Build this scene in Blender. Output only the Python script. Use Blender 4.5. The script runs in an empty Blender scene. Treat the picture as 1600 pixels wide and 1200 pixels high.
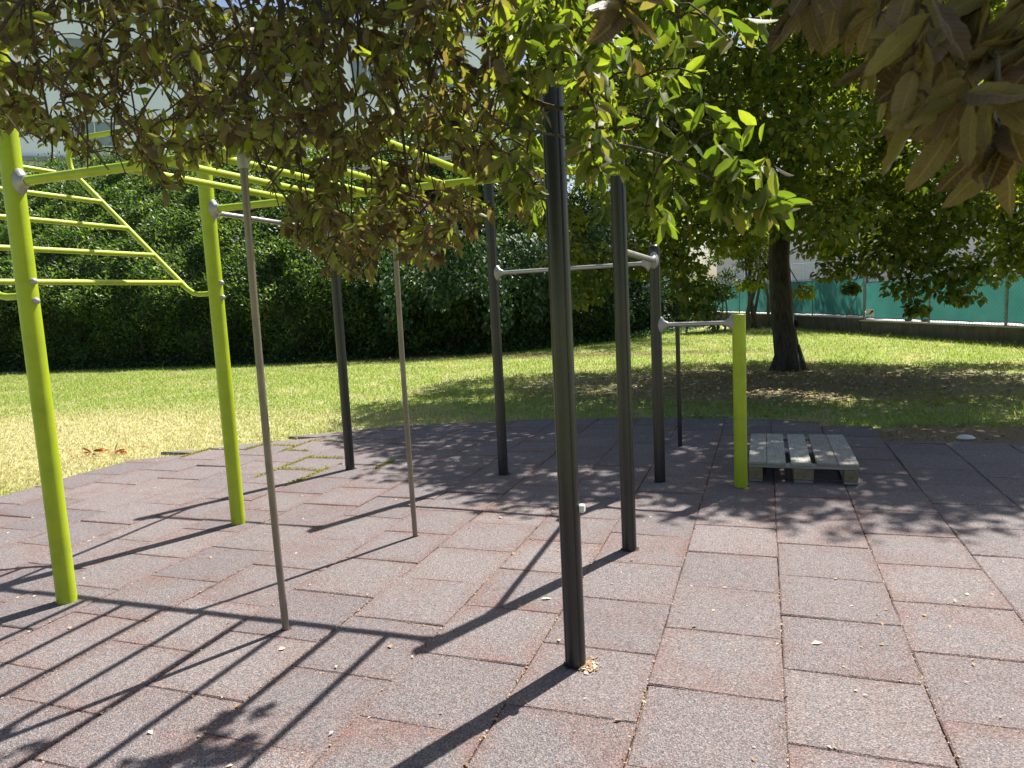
import bpy, math
import numpy as np
from mathutils import Matrix, Vector

rng = np.random.default_rng(7)
scene = bpy.context.scene
C = scene.collection
rad = math.radians

# ------------------------------------------------------------------ camera
F_PX, YAW, PITCH, ROLL = 1119.4, -0.3419, 0.1180, -0.0500
CAM = np.array([-0.0603, 0.0, 1.5136])
_cy, _sy, _cp, _sp = math.cos(YAW), math.sin(YAW), math.cos(PITCH), math.sin(PITCH)
FWD = np.array([_sy * _cp, _cy * _cp, -_sp])
_r = np.array([_cy, -_sy, 0.0])
_u = np.cross(_r, FWD)
RIGHT = math.cos(ROLL) * _r + math.sin(ROLL) * _u
UP = -math.sin(ROLL) * _r + math.cos(ROLL) * _u
cd = bpy.data.cameras.new('camera')
cam = bpy.data.objects.new('camera', cd)
C.objects.link(cam)
cam.matrix_world = Matrix(((RIGHT[0], UP[0], -FWD[0], CAM[0]), (RIGHT[1], UP[1], -FWD[1], CAM[1]),
                           (RIGHT[2], UP[2], -FWD[2], CAM[2]), (0, 0, 0, 1)))
cd.sensor_width = 36.0
cd.lens = F_PX / 1600 * 36
cd.clip_start = 0.05
cd.clip_end = 3000
cd.dof.use_dof = True
cd.dof.focus_distance = 5.0
cd.dof.aperture_fstop = 15.0
scene.camera = cam

# ------------------------------------------------------------------ light
SUNV = np.array([0.277, 0.595, 1.0])          # towards the sun
SUN_EL = math.atan2(1.0, math.hypot(0.277, 0.595))
SUN_AZ = math.atan2(0.277, 0.595)
world = bpy.data.worlds.new('World')
scene.world = world
world.use_nodes = True
wn = world.node_tree
sky = wn.nodes.new('ShaderNodeTexSky')
sky.sky_type = 'NISHITA'
sky.sun_disc = False
sky.sun_elevation = SUN_EL
sky.sun_rotation = SUN_AZ
sky.dust_density = 2.0
bg = wn.nodes['Background']
bg.inputs['Strength'].default_value = 0.062
wn.links.new(sky.outputs[0], bg.inputs['Color'])
sd = bpy.data.lights.new('sun', 'SUN')
sd.energy = 5.0
sd.angle = rad(0.53)
sd.color = (1.0, 0.95, 0.87)
sun = bpy.data.objects.new('sun', sd)
C.objects.link(sun)
sun.rotation_euler = Vector(SUNV).to_track_quat('Z', 'Y').to_euler()
sun.location = (3, 6, 20)
scene.view_settings.view_transform = 'Standard'
scene.view_settings.look = 'None'
scene.view_settings.gamma = 1.0
scene.view_settings.exposure = 1.2
scene.cycles.max_bounces = 8
scene.cycles.transmission_bounces = 4


def at(px, py, depth):
    """point of the place at a given distance along the view axis (1600x1200 photograph grid)"""
    return CAM + FWD * depth + RIGHT * ((px - 800) * depth / F_PX) + UP * ((600 - py) * depth / F_PX)


def project(p):
    d = np.asarray(p) - CAM
    w = d @ FWD
    w = np.where(np.abs(w) < 1e-6, 1e-6, w)
    return 800 + F_PX * (d @ RIGHT) / w, 600 - F_PX * (d @ UP) / w, w


def ground(px, py, z=0.0):
    d = FWD * F_PX + RIGHT * (px - 800) + UP * (600 - py)
    t = (z - CAM[2]) / d[2]
    return CAM + d * t


# ------------------------------------------------------------------ helpers
def unit(v):
    v = np.asarray(v, float)
    n = np.linalg.norm(v, axis=-1, keepdims=True)
    return v / np.maximum(n, 1e-9)


def origin(p):
    o = np.zeros(3)
    while p is not None:
        o = o + np.array(p.location)
        p = p.parent
    return o


def tag(o, label=None, cat=None, group=None, kind=None):
    if label: o['label'] = label
    if cat: o['category'] = cat
    if group: o['group'] = group
    if kind: o['kind'] = kind
    return o


def thing(name, label, cat, loc, group=None):
    o = bpy.data.objects.new(name, None)
    o.empty_display_size = 0.2
    C.objects.link(o)
    o.location = loc
    return tag(o, label, cat, group)


def mesh_np(name, V, polys, mat, smooth=False, attrs=None):
    """V (N,3); polys: list of (M,k) int arrays"""
    me = bpy.data.meshes.new(name)
    V = np.ascontiguousarray(V, dtype=np.float32)
    me.vertices.add(len(V))
    me.vertices.foreach_set('co', V.ravel())
    loops = np.concatenate([p.ravel() for p in polys]).astype(np.int32)
    tot = np.concatenate([np.full(len(p), p.shape[1], np.int32) for p in polys])
    start = np.concatenate([[0], np.cumsum(tot)[:-1]]).astype(np.int32)
    me.loops.add(len(loops))
    me.loops.foreach_set('vertex_index', loops)
    me.polygons.add(len(tot))
    me.polygons.foreach_set('loop_start', start)
    me.polygons.foreach_set('loop_total', tot)
    if smooth:
        me.polygons.foreach_set('use_smooth', np.ones(len(tot), bool))
    me.update(calc_edges=True)
    for k, a in (attrs or {}).items():
        at_ = me.attributes.new(k, 'FLOAT', 'POINT')
        at_.data.foreach_set('value', np.ascontiguousarray(a, dtype=np.float32))
    if mat: me.materials.append(mat)
    return me


class MB:
    """collects shapes for one mesh object"""
    def __init__(s):
        s.v, s.f, s.n = [], [], 0

    def add(s, v, f):
        s.v.append(np.asarray(v, float).reshape(-1, 3))
        s.f += [tuple(i + s.n for i in q) for q in f]
        s.n += len(s.v[-1])
        return s

    def box(s, c, size, rot=None):
        c, h = np.asarray(c, float), np.asarray(size, float) / 2
        v = np.array([[x, y, z] for x in (-1, 1) for y in (-1, 1) for z in (-1, 1)]) * h
        if rot is not None: v = v @ np.asarray(rot).T
        return s.add(v + c, [(0, 1, 3, 2), (4, 6, 7, 5), (0, 4, 5, 1), (2, 3, 7, 6), (0, 2, 6, 4), (1, 5, 7, 3)])

    def bevbox(s, c, size, b=0.004, rot=None, jit=0.0):
        c, h = np.asarray(c, float), np.asarray(size, float) / 2
        V = []
        for x in (-1, 1):
            for y in (-1, 1):
                for z in (-1, 1):
                    k = np.array([x, y, z])
                    for a in range(3):
                        q = h - b
                        q = q.copy(); q[a] = h[a]
                        V.append(k * q)
        V = np.array(V)
        if jit: V = V + rng.normal(0, jit, V.shape)
        ix = lambda x, y, z, a: ((x * 2 + y) * 2 + z) * 3 + a
        F = []
        for a in range(3):
            o = [i for i in range(3) if i != a]
            for sgn in (0, 1):
                q = []
                for (p, r) in ((0, 0), (1, 0), (1, 1), (0, 1)):
                    k = [0, 0, 0]; k[a] = sgn; k[o[0]] = p; k[o[1]] = r
                    q.append(ix(*k, a))
                F.append(tuple(q))
        for a in range(3):
            o = [i for i in range(3) if i != a]
            for p in (0, 1):
                for r in (0, 1):
                    k0 = [0, 0, 0]; k1 = [0, 0, 0]
                    k0[o[0]] = k1[o[0]] = p; k0[o[1]] = k1[o[1]] = r; k0[a] = 0; k1[a] = 1
                    F.append((ix(*k0, o[0]), ix(*k1, o[0]), ix(*k1, o[1]), ix(*k0, o[1])))
        for x in (0, 1):
            for y in (0, 1):
                for z in (0, 1):
                    F.append((ix(x, y, z, 0), ix(x, y, z, 1), ix(x, y, z, 2)))
        if rot is not None: V = V @ np.asarray(rot).T
        return s.add(V + c, F)

    def tube(s, pts, r, seg=16, cap=True, prof=None):
        pts = np.asarray(pts, float)
        n = len(pts)
        r = np.full(n, r, float) if np.isscalar(r) else np.asarray(r, float)
        t = np.zeros_like(pts)
        t[1:-1] = unit(unit(pts[2:] - pts[1:-1]) + unit(pts[1:-1] - pts[:-2]))
        t[0], t[-1] = unit(pts[1] - pts[0]), unit(pts[-1] - pts[-2])
        ref = np.array([0, 0, 1.0]) if abs(t[0][2]) < 0.9 else np.array([0, 1.0, 0])
        a = unit(np.cross(ref, t[0]))
        ang = np.linspace(0, 2 * math.pi, seg, endpoint=False)
        pr = np.ones(seg) if prof is None else prof
        V = []
        for i in range(n):
            a = unit(a - t[i] * (a @ t[i]))
            b = np.cross(t[i], a)
            V.append(pts[i] + (np.cos(ang)[:, None] * a + np.sin(ang)[:, None] * b) * (r[i] * pr)[:, None])
        V = np.concatenate(V)
        F = [(i * seg + j, i * seg + (j + 1) % seg, (i + 1) * seg + (j + 1) % seg, (i + 1) * seg + j)
             for i in range(n - 1) for j in range(seg)]
        if cap:
            F.append(tuple(range(seg - 1, -1, -1)))
            F.append(tuple(range((n - 1) * seg, n * seg)))
        return s.add(V, F)

    def rings(s, rings, cap=True):
        k = len(rings[0])
        F = [(i * k + j, i * k + (j + 1) % k, (i + 1) * k + (j + 1) % k, (i + 1) * k + j)
             for i in range(len(rings) - 1) for j in range(k)]
        if cap:
            F.append(tuple(range(k - 1, -1, -1)))
            F.append(tuple(range((len(rings) - 1) * k, len(rings) * k)))
        return s.add(np.concatenate(rings), F)

    def build(s, name, mat, parent=None, smooth=False, **kw):
        me = bpy.data.meshes.new(name)
        v = np.concatenate(s.v) - origin(parent)
        me.from_pydata(v.tolist(), [], s.f)
        me.update()
        if smooth:
            me.polygons.foreach_set('use_smooth', np.ones(len(me.polygons), bool))
            try:
                me.set_sharp_from_angle(angle=rad(40))
            except Exception:
                pass
        me.materials.append(mat)
        o = bpy.data.objects.new(name, me)
        C.objects.link(o)
        o.parent = parent
        return tag(o, **kw)


def obj(name, me, parent=None, **kw):
    o = bpy.data.objects.new(name, me)
    C.objects.link(o)
    o.parent = parent
    return tag(o, **kw)


# ------------------------------------------------------------------ materials
class NT:
    def __init__(s, name):
        s.m = bpy.data.materials.new(name)
        s.m.use_nodes = True
        s.t = s.m.node_tree
        s.p = s.t.nodes['Principled BSDF']
        s.out = s.t.nodes['Material Output']

    def n(s, kind, **kw):
        nd = s.t.nodes.new('ShaderNode' + kind)
        for k, v in kw.items():
            if k in ('operation', 'blend_type', 'data_type', 'attribute_name', 'feature', 'clamp', 'distance', 'interpolation_type', 'noise_dimensions'):
                setattr(nd, k, v)
            else:
                nd.inputs[k].default_value = v
        return nd

    def l(s, a, b):
        s.t.links.new(a, b)

    def noise(s, vec, scale, detail=3, rough=0.55):
        nd = s.n('TexNoise', Scale=scale, Detail=detail, Roughness=rough)
        if vec is not None: s.l(vec, nd.inputs['Vector'])
        return nd.outputs['Fac']

    def ramp(s, fac, stops):
        r = s.n('ValToRGB')
        e = r.color_ramp.elements
        while len(e) < len(stops): e.new(0.5)
        for el, (p, c) in zip(e, stops):
            el.position = p
            el.color = (*c, 1) if len(c) == 3 else c
        s.l(fac, r.inputs[0])
        return r.outputs[0]

    def map(s, v, a, b, c=0.0, d=1.0):
        m = s.n('MapRange')
        m.inputs[1].default_value, m.inputs[2].default_value = a, b
        m.inputs[3].default_value, m.inputs[4].default_value = c, d
        s.l(v, m.inputs[0])
        return m.outputs[0]

    def math(s, op, a, b=None):
        m = s.n('Math', operation=op)
        for i, x in enumerate((a, b)):
            if x is None: continue
            if isinstance(x, (int, float)): m.inputs[i].default_value = x
            else: s.l(x, m.inputs[i])
        return m.outputs[0]

    def mix(s, fac, a, b, mode='MIX'):
        m = s.n('MixRGB', blend_type=mode)
        for i, x in enumerate((fac, a, b)):
            if isinstance(x, (int, float)): m.inputs[i].default_value = x
            elif isinstance(x, tuple): m.inputs[i].default_value = (*x, 1)
            else: s.l(x, m.inputs[i])
        return m.outputs[0]

    def pos(s):
        return s.n('NewGeometry').outputs['Position']

    def objc(s):
        return s.n('TexCoord').outputs['Object']

    def objrnd(s):
        return s.n('ObjectInfo').outputs['Random']

    def bump(s, h, strength=0.3, dist=0.01):
        b = s.n('Bump', Strength=strength, Distance=dist)
        s.l(h, b.inputs['Height'])
        s.l(b.outputs[0], s.p.inputs['Normal'])

    def base(s, c):
        if isinstance(c, tuple): s.p.inputs['Base Color'].default_value = (*c, 1)
        else: s.l(c, s.p.inputs['Base Color'])

    def set(s, **kw):
        for k, v in kw.items():
            k = k.replace('_', ' ')
            if isinstance(v, (int, float)): s.p.inputs[k].default_value = v
            else: s.l(v, s.p.inputs[k])
        return s.m


def paint(name, col, rough=0.35, wear=0.15, metal=0.0, scale=6.0, spec=0.5):
    """painted or bare metal with slight dirt and gloss variation"""
    t = NT(name)
    p = t.pos()
    n1 = t.noise(p, scale, 5, 0.65)
    n2 = t.noise(p, scale * 14, 3, 0.6)
    dk = tuple(c * 0.62 for c in col)
    c = t.mix(t.map(n1, 0.45, 0.75, 0.0, wear * 2), col, dk)
    c = t.mix(t.map(n2, 0.62, 0.75, 0.0, wear), c, (0.25, 0.22, 0.18))
    n3 = t.noise(p, scale * 5, 6, 0.8)
    c = t.mix(t.map(n3, 0.66, 0.70, 0.0, wear * 2.5), c, tuple(x * .4 + .05 for x in col))
    mp = t.n('Mapping'); mp.inputs['Scale'].default_value = (1, 1, 0.05); t.l(p, mp.inputs['Vector'])
    st_ = t.noise(mp.outputs[0], scale * 9, 4, 0.7)
    c = t.mix(t.map(st_, 0.5, 0.8, 0.0, wear * 1.6), c, tuple(x * .7 + .03 for x in col))
    t.base(c)
    t.bump(n2, 0.05, 0.003)
    return t.set(Roughness=t.map(n1, 0.3, 0.7, rough * 0.8, rough * 1.35), Metallic=metal, Specular_IOR_Level=spec)


def leafmat(name, stops, transl=0.4, rough=0.45, tboost=(1.6, 1.7, 0.7), spec=0.4, under=None, veins=False):
    t = NT(name)
    a = t.n('Attribute', attribute_name='rnd')
    c = t.ramp(a.outputs['Fac'], stops)
    var = t.noise(t.pos(), 90.0, 2, 0.6)
    c = t.mix(t.map(var, 0.3, 0.7, 0.0, 0.35), c, t.mix(1.0, c, (0.6, 0.6, 0.55), 'MULTIPLY'))
    if veins:
        rib = t.n('Attribute', attribute_name='rib').outputs['Fac']
        al = t.n('Attribute', attribute_name='along').outputs['Fac']
        side = t.math('SINE', t.math('MULTIPLY', t.math('ADD', al, t.math('MULTIPLY', rib, .12)), 75.0))
        vn = t.math('MAXIMUM', t.map(rib, 0.82, 0.97, 0.0, 0.8), t.map(side, 0.86, 1.0, 0.0, 0.4))
        c = t.mix(vn, c, t.mix(0.55, c, (0.26, 0.23, 0.13)))
        blot = t.noise(t.pos(), 160.0, 4, 0.7)
        c = t.mix(t.map(blot, 0.58, 0.68, 0.0, 0.6), c, (0.075, 0.045, 0.026))
        t.bump(vn, 0.5, 0.002)
    front = c
    if under:
        g = t.n('NewGeometry')
        c = t.mix(g.outputs['Backfacing'], c, t.mix(under[0], c, under[1]))
    t.base(c)
    t.set(Roughness=rough, Specular_IOR_Level=spec)
    tr = t.n('BsdfTranslucent')
    t.l(t.mix(1.0, front, tboost, 'MULTIPLY'), tr.inputs['Color'])
    mx = t.n('MixShader', Fac=transl)
    t.l(t.p.outputs[0], mx.inputs[1])
    t.l(tr.outputs[0], mx.inputs[2])
    t.l(mx.outputs[0], t.out.inputs['Surface'])
    return t.m


def bark(name, a, b, scale=8.0, stretch=0.15):
    t = NT(name)
    mp = t.n('Mapping')
    mp.inputs['Scale'].default_value = (1, 1, stretch)
    t.l(t.pos(), mp.inputs['Vector'])
    n1 = t.noise(mp.outputs[0], scale * 4, 6, 0.7)
    n2 = t.noise(t.pos(), scale * 0.3, 3)
    c = t.ramp(n1, [(0.35, a), (0.65, b)])
    c = t.mix(t.map(n2, 0.45, 0.7, 0, 0.5), c, (0.09, 0.095, 0.06))
    t.base(c)
    t.bump(n1, 0.9, 0.03)
    return t.set(Roughness=0.9)


M = {}
M['green'] = paint('lime_paint', (0.35, 0.45, 0.010), 0.38, 0.32)
M['black'] = paint('anthracite_paint', (0.013, 0.0145, 0.016), 0.33, 0.10, spec=0.6)
M['zinc'] = paint('galvanised_steel', (0.42, 0.41, 0.40), 0.38, 0.15, metal=0.75)
M['pole'] = paint('worn_steel_pole', (0.24, 0.205, 0.165), 0.40, 0.3, metal=0.5)
M['cast'] = paint('cast_aluminium', (0.34, 0.335, 0.33), 0.45, 0.12, metal=0.35)
M['plastic'] = paint('black_plastic', (0.012, 0.012, 0.013), 0.3, 0.05)
M['whitep'] = paint('white_plastic', (0.75, 0.74, 0.70), 0.5, 0.1)
M['fencepost'] = paint('fence_post_zinc', (0.24, 0.25, 0.24), 0.55, 0.3, metal=0.3)
M['mesh_wire'] = paint('dark_wire', (0.025, 0.07, 0.06), 0.5, 0.1)
M['edge_black'] = paint('black_hem', (0.015, 0.017, 0.017), 0.6, 0.1)
M['frame'] = paint('white_frame', (0.72, 0.74, 0.76), 0.4, 0.1)
M['signw'] = paint('sign_white', (0.80, 0.82, 0.78), 0.5, 0.1)
M['signb'] = paint('sign_dark', (0.03, 0.05, 0.05), 0.5, 0.1)
M['terracotta'] = paint('terracotta', (0.36, 0.12, 0.06), 0.8, 0.2)


def m_conc(name, a, b, scale=3.0, streak=True):
    t = NT(name)
    p = t.pos()
    n = t.noise(p, scale, 6, 0.68)
    f = t.noise(p, scale * 14, 3, 0.6)
    c = t.ramp(n, [(0.3, a), (0.7, b)])
    if streak:
        mp = t.n('Mapping'); mp.inputs['Scale'].default_value = (1, 1, 0.12); t.l(p, mp.inputs['Vector'])
        s = t.noise(mp.outputs[0], scale * 2.2, 4, 0.6)
        c = t.mix(t.map(s, 0.5, 0.72, 0, 0.55), c, tuple(x * 0.35 for x in a))
    t.base(c); t.bump(f, 0.35, 0.01)
    return t.set(Roughness=0.9)


def m_tile(name, redness):
    t = NT(name)
    o = t.objc()
    rnd = t.objrnd()
    off = t.n('CombineXYZ')
    t.l(t.math('MULTIPLY', rnd, 91.0), off.inputs[0]); t.l(t.math('MULTIPLY', rnd, 37.0), off.inputs[1])
    add = t.n('VectorMath', operation='ADD')
    t.l(o, add.inputs[0]); t.l(off.outputs[0], add.inputs[1])
    v = add.outputs[0]
    big = t.noise(v, 2.6, 4, 0.65)
    mid = t.noise(v, 14.0, 4, 0.7)
    fine = t.noise(v, 135.0, 2, 0.75)
    fine2 = t.noise(v, 420.0, 1, 0.5)
    sep = t.n('SeparateXYZ'); t.l(o, sep.inputs[0])
    ed = t.math('MAXIMUM', t.math('ABSOLUTE', sep.outputs[0]), t.math('ABSOLUTE', sep.outputs[1]))
    edge = t.map(t.math('ADD', ed, t.math('MULTIPLY', t.math('SUBTRACT', mid, 0.5), 0.22)), 0.175, 0.25, 0.0, 1.0)
    grey = t.mix(rnd, (0.176, 0.161, 0.163), (0.146, 0.138, 0.145))
    red = (0.150, 0.090, 0.078)
    fac = t.math('ADD', t.math('MULTIPLY', edge, 0.45), t.map(big, 0.48, 0.72, 0.0, 0.65))
    rr = t.math('FRACT', t.math('MULTIPLY', rnd, 7.13))
    fac = t.math('MULTIPLY', fac, t.map(rr, 0.0, 1.0, 0.45 * redness, 1.15 * redness))
    fac.node.use_clamp = True
    c = t.mix(fac, grey, red)
    c = t.mix(1.0, c, t.mix(t.math('FRACT', t.math('MULTIPLY', rnd, 3.71)), (0.90, 0.89, 0.90), (1.09, 1.07, 1.05)), 'MULTIPLY')
    c = t.mix(t.map(mid, 0.55, 0.75, 0.0, 0.35), c, (0.19, 0.165, 0.13))          # dust
    gran = t.n('TexVoronoi', Scale=215.0)
    t.l(v, gran.inputs['Vector'])
    gs = t.n('SeparateXYZ'); t.l(gran.outputs['Color'], gs.inputs[0])
    c = t.mix(1.0, c, t.ramp(gs.outputs[0], [(0.0, (0.42, 0.41, 0.42)), (0.45, (0.88, 0.86, 0.88)), (0.85, (1.28, 1.24, 1.22)), (1.0, (1.7, 1.6, 1.48))]), 'MULTIPLY')
    c = t.mix(1.0, c, t.ramp(fine, [(0.34, (0.75, 0.75, 0.75)), (0.66, (1.3, 1.28, 1.25))]), 'MULTIPLY')
    c = t.mix(t.map(fine2, 0.68, 0.74, 0, 0.55), c, (0.42, 0.36, 0.28))
    vo = t.n('TexVoronoi', Scale=160.0)
    t.l(v, vo.inputs['Vector'])
    c = t.mix(t.math('MULTIPLY', t.map(vo.outputs['Color'], 0.80, 0.9, 0, 0.6), 1.0), c, (0.20, 0.085, 0.06))
    t.base(c)
    t.bump(gran.outputs['Distance'], 0.6, 0.006)
    return t.set(Roughness=0.85, Specular_IOR_Level=0.35)


M['tile'] = m_tile('rubber_tile', 0.95)
M['tile_grey'] = m_tile('grey_rubber_tile', 0.2)


def m_joint():
    t = NT('joint_dirt')
    n = t.noise(t.pos(), 60.0, 4, 0.7)
    t.base(t.ramp(n, [(0.35, (0.07, 0.038, 0.03)), (0.52, (0.20, 0.10, 0.066)), (0.70, (0.42, 0.27, 0.16))]))
    return t.set(Roughness=0.95)


M['joint'] = m_joint()
M['gapshade'] = m_conc('gap_shade', (0.018, 0.013, 0.011), (0.06, 0.04, 0.03), 30.0, streak=False)  # near-black colour standing for shade inside the tile cut-outs


def lawn_color(t):
    """green, dry and bare patches of the lawn, by place"""
    p = t.pos()
    sep = t.n('SeparateXYZ'); t.l(p, sep.inputs[0])
    X, Y = sep.outputs[0], sep.outputs[1]
    n1 = t.noise(p, 0.9, 4, 0.65)
    n2 = t.noise(p, 4.0, 4, 0.7)
    n3 = t.noise(p, 28.0, 3, 0.7)
    def dist(x, y, sx, sy):
        a = t.math('DIVIDE', t.math('SUBTRACT', X, x), sx)
        b = t.math('DIVIDE', t.math('SUBTRACT', Y, y), sy)
        return t.math('SQRT', t.math('ADD', t.math('MULTIPLY', a, a), t.math('MULTIPLY', b, b)))
    jit = t.math('MULTIPLY', t.math('SUBTRACT', n2, 0.5), 0.9)
    dry = t.math('MAXIMUM', t.map(t.math('ADD', dist(-9.3, 6.2, 4.6, 3.6), jit), 0.55, 1.25, 0.85, 0.0),
                 t.map(t.math('ADD', dist(-5.5, 8.3, 4.2, 1.2), jit), 0.5, 1.2, 0.55, 0.0))
    dry = t.math('MAXIMUM', dry, t.map(t.math('ADD', n1, t.math('MULTIPLY', jit, 0.35)), 0.44, 0.66, 0.0, 0.68))
    bare = t.math('MAXIMUM', t.map(t.math('ADD', dist(2.8, 7.85, 2.8, 0.75), jit), 0.7, 1.1, 1.0, 0.0),
                  t.map(t.math('ADD', dist(0.0, 12.2, 4.6, 2.6), t.math('MULTIPLY', jit, 1.8)), 0.5, 1.2, 0.85, 0.0))
    bare = t.math('MAXIMUM', bare, t.map(t.math('ADD', dist(-11.0, 18.3, 14.0, 1.0), jit), 0.7, 1.0, 0.7, 0.0))
    green = t.mix(n3, (0.170, 0.225, 0.055), (0.290, 0.330, 0.110))
    dryc = t.mix(n3, (0.34, 0.30, 0.155), (0.52, 0.465, 0.285))
    return green, dry, dryc, bare, n2, n3


def m_lawn():
    t = NT('lawn_ground')
    green, dry, dryc, bare, n2, n3 = lawn_color(t)
    c = t.mix(dry, green, dryc)
    c = t.mix(bare, c, t.mix(n3, (0.115, 0.080, 0.050), (0.27, 0.205, 0.135)))
    t.base(c)
    t.bump(n3, 0.8, 0.03)
    return t.set(Roughness=0.95, Specular_IOR_Level=0.2)


def m_blade():
    t = NT('grass_blade')
    green, dry, dryc, bare, n2, n3 = lawn_color(t)
    a = t.n('Attribute', attribute_name='rnd').outputs['Fac']
    green = t.mix(a, (0.180, 0.250, 0.050), (0.350, 0.395, 0.130))
    c = t.mix(t.map(t.math('ADD', dry, t.math('MULTIPLY', a, 0.45)), 0.55, 0.95), green, dryc)
    c = t.mix(t.math('MULTIPLY', bare, t.map(a, 0.2, 0.6, 0.55, 1.0)), c, (0.185, 0.135, 0.070))
    t.base(c)
    t.set(Roughness=0.55, Specular_IOR_Level=0.3)
    tr = t.n('BsdfTranslucent')
    t.l(t.mix(1.0, c, (1.5, 1.6, 0.8), 'MULTIPLY'), tr.inputs['Color'])
    mx = t.n('MixShader', Fac=0.4)
    t.l(t.p.outputs[0], mx.inputs[1]); t.l(tr.outputs[0], mx.inputs[2])
    t.l(mx.outputs[0], t.out.inputs['Surface'])
    return t.m


M['lawn'], M['blade'] = m_lawn(), m_blade()


def m_wood():
    t = NT('weathered_pallet_wood')
    rnd = t.objrnd()
    off = t.n('CombineXYZ'); t.l(t.math('MULTIPLY', rnd, 53.0), off.inputs[0])
    add = t.n('VectorMath', operation='ADD'); t.l(t.objc(), add.inputs[0]); t.l(off.outputs[0], add.inputs[1])
    mp = t.n('Mapping'); mp.inputs['Scale'].default_value = (1, 0.06, 1); t.l(add.outputs[0], mp.inputs['Vector'])
    g = t.noise(mp.outputs[0], 110.0, 5, 0.7)
    b = t.noise(add.outputs[0], 5.0, 4, 0.6)
    c = t.ramp(g, [(0.3, (0.22, 0.215, 0.19)), (0.55, (0.37, 0.36, 0.325)), (0.75, (0.48, 0.465, 0.42))])
    c = t.mix(t.map(b, 0.45, 0.75, 0, 0.6), c, (0.21, 0.205, 0.17))
    c = t.mix(1.0, c, t.mix(rnd, (0.8, 0.78, 0.74), (1.08, 1.08, 1.06)), 'MULTIPLY')
    t.base(c); t.bump(g, 0.5, 0.004)
    return t.set(Roughness=0.8, Specular_IOR_Level=0.25)


def m_block():
    t = NT('pallet_block_wood')
    g = t.noise(t.objc(), 45.0, 5, 0.7)
    b = t.noise(t.objc(), 9.0, 3)
    c = t.ramp(g, [(0.3, (0.15, 0.12, 0.065)), (0.7, (0.33, 0.27, 0.16))])
    c = t.mix(t.map(b, 0.5, 0.7, 0, 0.5), c, (0.12, 0.105, 0.07))
    t.base(c); t.bump(g, 0.6, 0.005)
    return t.set(Roughness=0.9)


M['wood'], M['block'] = m_wood(), m_block()


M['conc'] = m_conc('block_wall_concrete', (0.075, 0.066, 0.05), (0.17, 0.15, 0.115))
M['cope'] = m_conc('coping_concrete', (0.42, 0.38, 0.33), (0.55, 0.50, 0.44), streak=False)
M['yard'] = m_conc('yard_concrete', (0.42, 0.42, 0.41), (0.55, 0.54, 0.52), 0.6, streak=False)
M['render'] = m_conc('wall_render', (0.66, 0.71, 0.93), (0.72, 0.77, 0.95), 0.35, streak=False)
M['render2'] = m_conc('cream_render', (0.48, 0.47, 0.46), (0.56, 0.55, 0.54), 0.5, streak=False)
M['ledge'] = m_conc('grey_ledge', (0.20, 0.215, 0.23), (0.26, 0.275, 0.29), 1.0, streak=False)
M['panel'] = m_conc('spandrel_panel', (0.42, 0.45, 0.50), (0.50, 0.53, 0.58), 1.0, streak=False)


def m_glass():
    t = NT('window_glass')
    n = t.noise(t.pos(), 0.7, 2)
    t.base(t.mix(n, (0.13, 0.17, 0.22), (0.24, 0.29, 0.35)))
    return t.set(Roughness=0.06, Specular_IOR_Level=0.9)


def m_screen():
    t = NT('green_screen_fabric')
    p = t.pos()
    n = t.noise(p, 1.6, 4, 0.6)
    f = t.noise(p, 45.0, 2)
    c = t.ramp(n, [(0.3, (0.032, 0.150, 0.128)), (0.7, (0.055, 0.205, 0.172))])
    c = t.mix(t.map(f, 0.4, 0.7, 0, 0.3), c, (0.020, 0.10, 0.09))
    t.base(c); t.set(Roughness=0.8)
    tr = t.n('BsdfTranslucent'); t.l(c, tr.inputs['Color'])
    mx = t.n('MixShader', Fac=0.5)
    t.l(t.p.outputs[0], mx.inputs[1]); t.l(tr.outputs[0], mx.inputs[2])
    t.l(mx.outputs[0], t.out.inputs['Surface'])
    return t.m


M['glass'], M['screen'] = m_glass(), m_screen()
M['blind'] = paint('blind_slats', (0.62, 0.64, 0.64), 0.6, 0.1)
M['bark'] = bark('linden_bark', (0.016, 0.013, 0.011), (0.085, 0.068, 0.052))
M['twig'] = bark('oak_twig_bark', (0.055, 0.030, 0.020), (0.15, 0.090, 0.062), 30, 0.5)
M['oakbark'] = bark('oak_bark', (0.045, 0.036, 0.028), (0.13, 0.105, 0.08))
M['stem'] = bark('pale_stem_bark', (0.10, 0.08, 0.055), (0.24, 0.19, 0.13))
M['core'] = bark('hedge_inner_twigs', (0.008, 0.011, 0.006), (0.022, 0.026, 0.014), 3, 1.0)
M['oakleaf'] = leafmat('oak_leaf', [(0.0, (0.075, 0.115, 0.020)), (0.28, (0.175, 0.210, 0.036)), (0.50, (0.150, 0.142, 0.062)),
                                    (0.66, (0.128, 0.100, 0.062)), (0.85, (0.098, 0.066, 0.044)), (1.0, (0.050, 0.032, 0.023))],
                       0.48, 0.5, (2.4, 2.5, 0.75), 0.3, under=(0.5, (0.150, 0.128, 0.088)))
M['oakleaf_veined'] = leafmat('veined_oak_leaf', [(0.0, (0.075, 0.115, 0.020)), (0.28, (0.175, 0.210, 0.036)), (0.50, (0.150, 0.142, 0.062)),
                                    (0.66, (0.128, 0.100, 0.062)), (0.85, (0.098, 0.066, 0.044)), (1.0, (0.050, 0.032, 0.023))],
                       0.48, 0.5, (2.4, 2.5, 0.75), 0.3, under=(0.5, (0.150, 0.128, 0.088)), veins=True)
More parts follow.
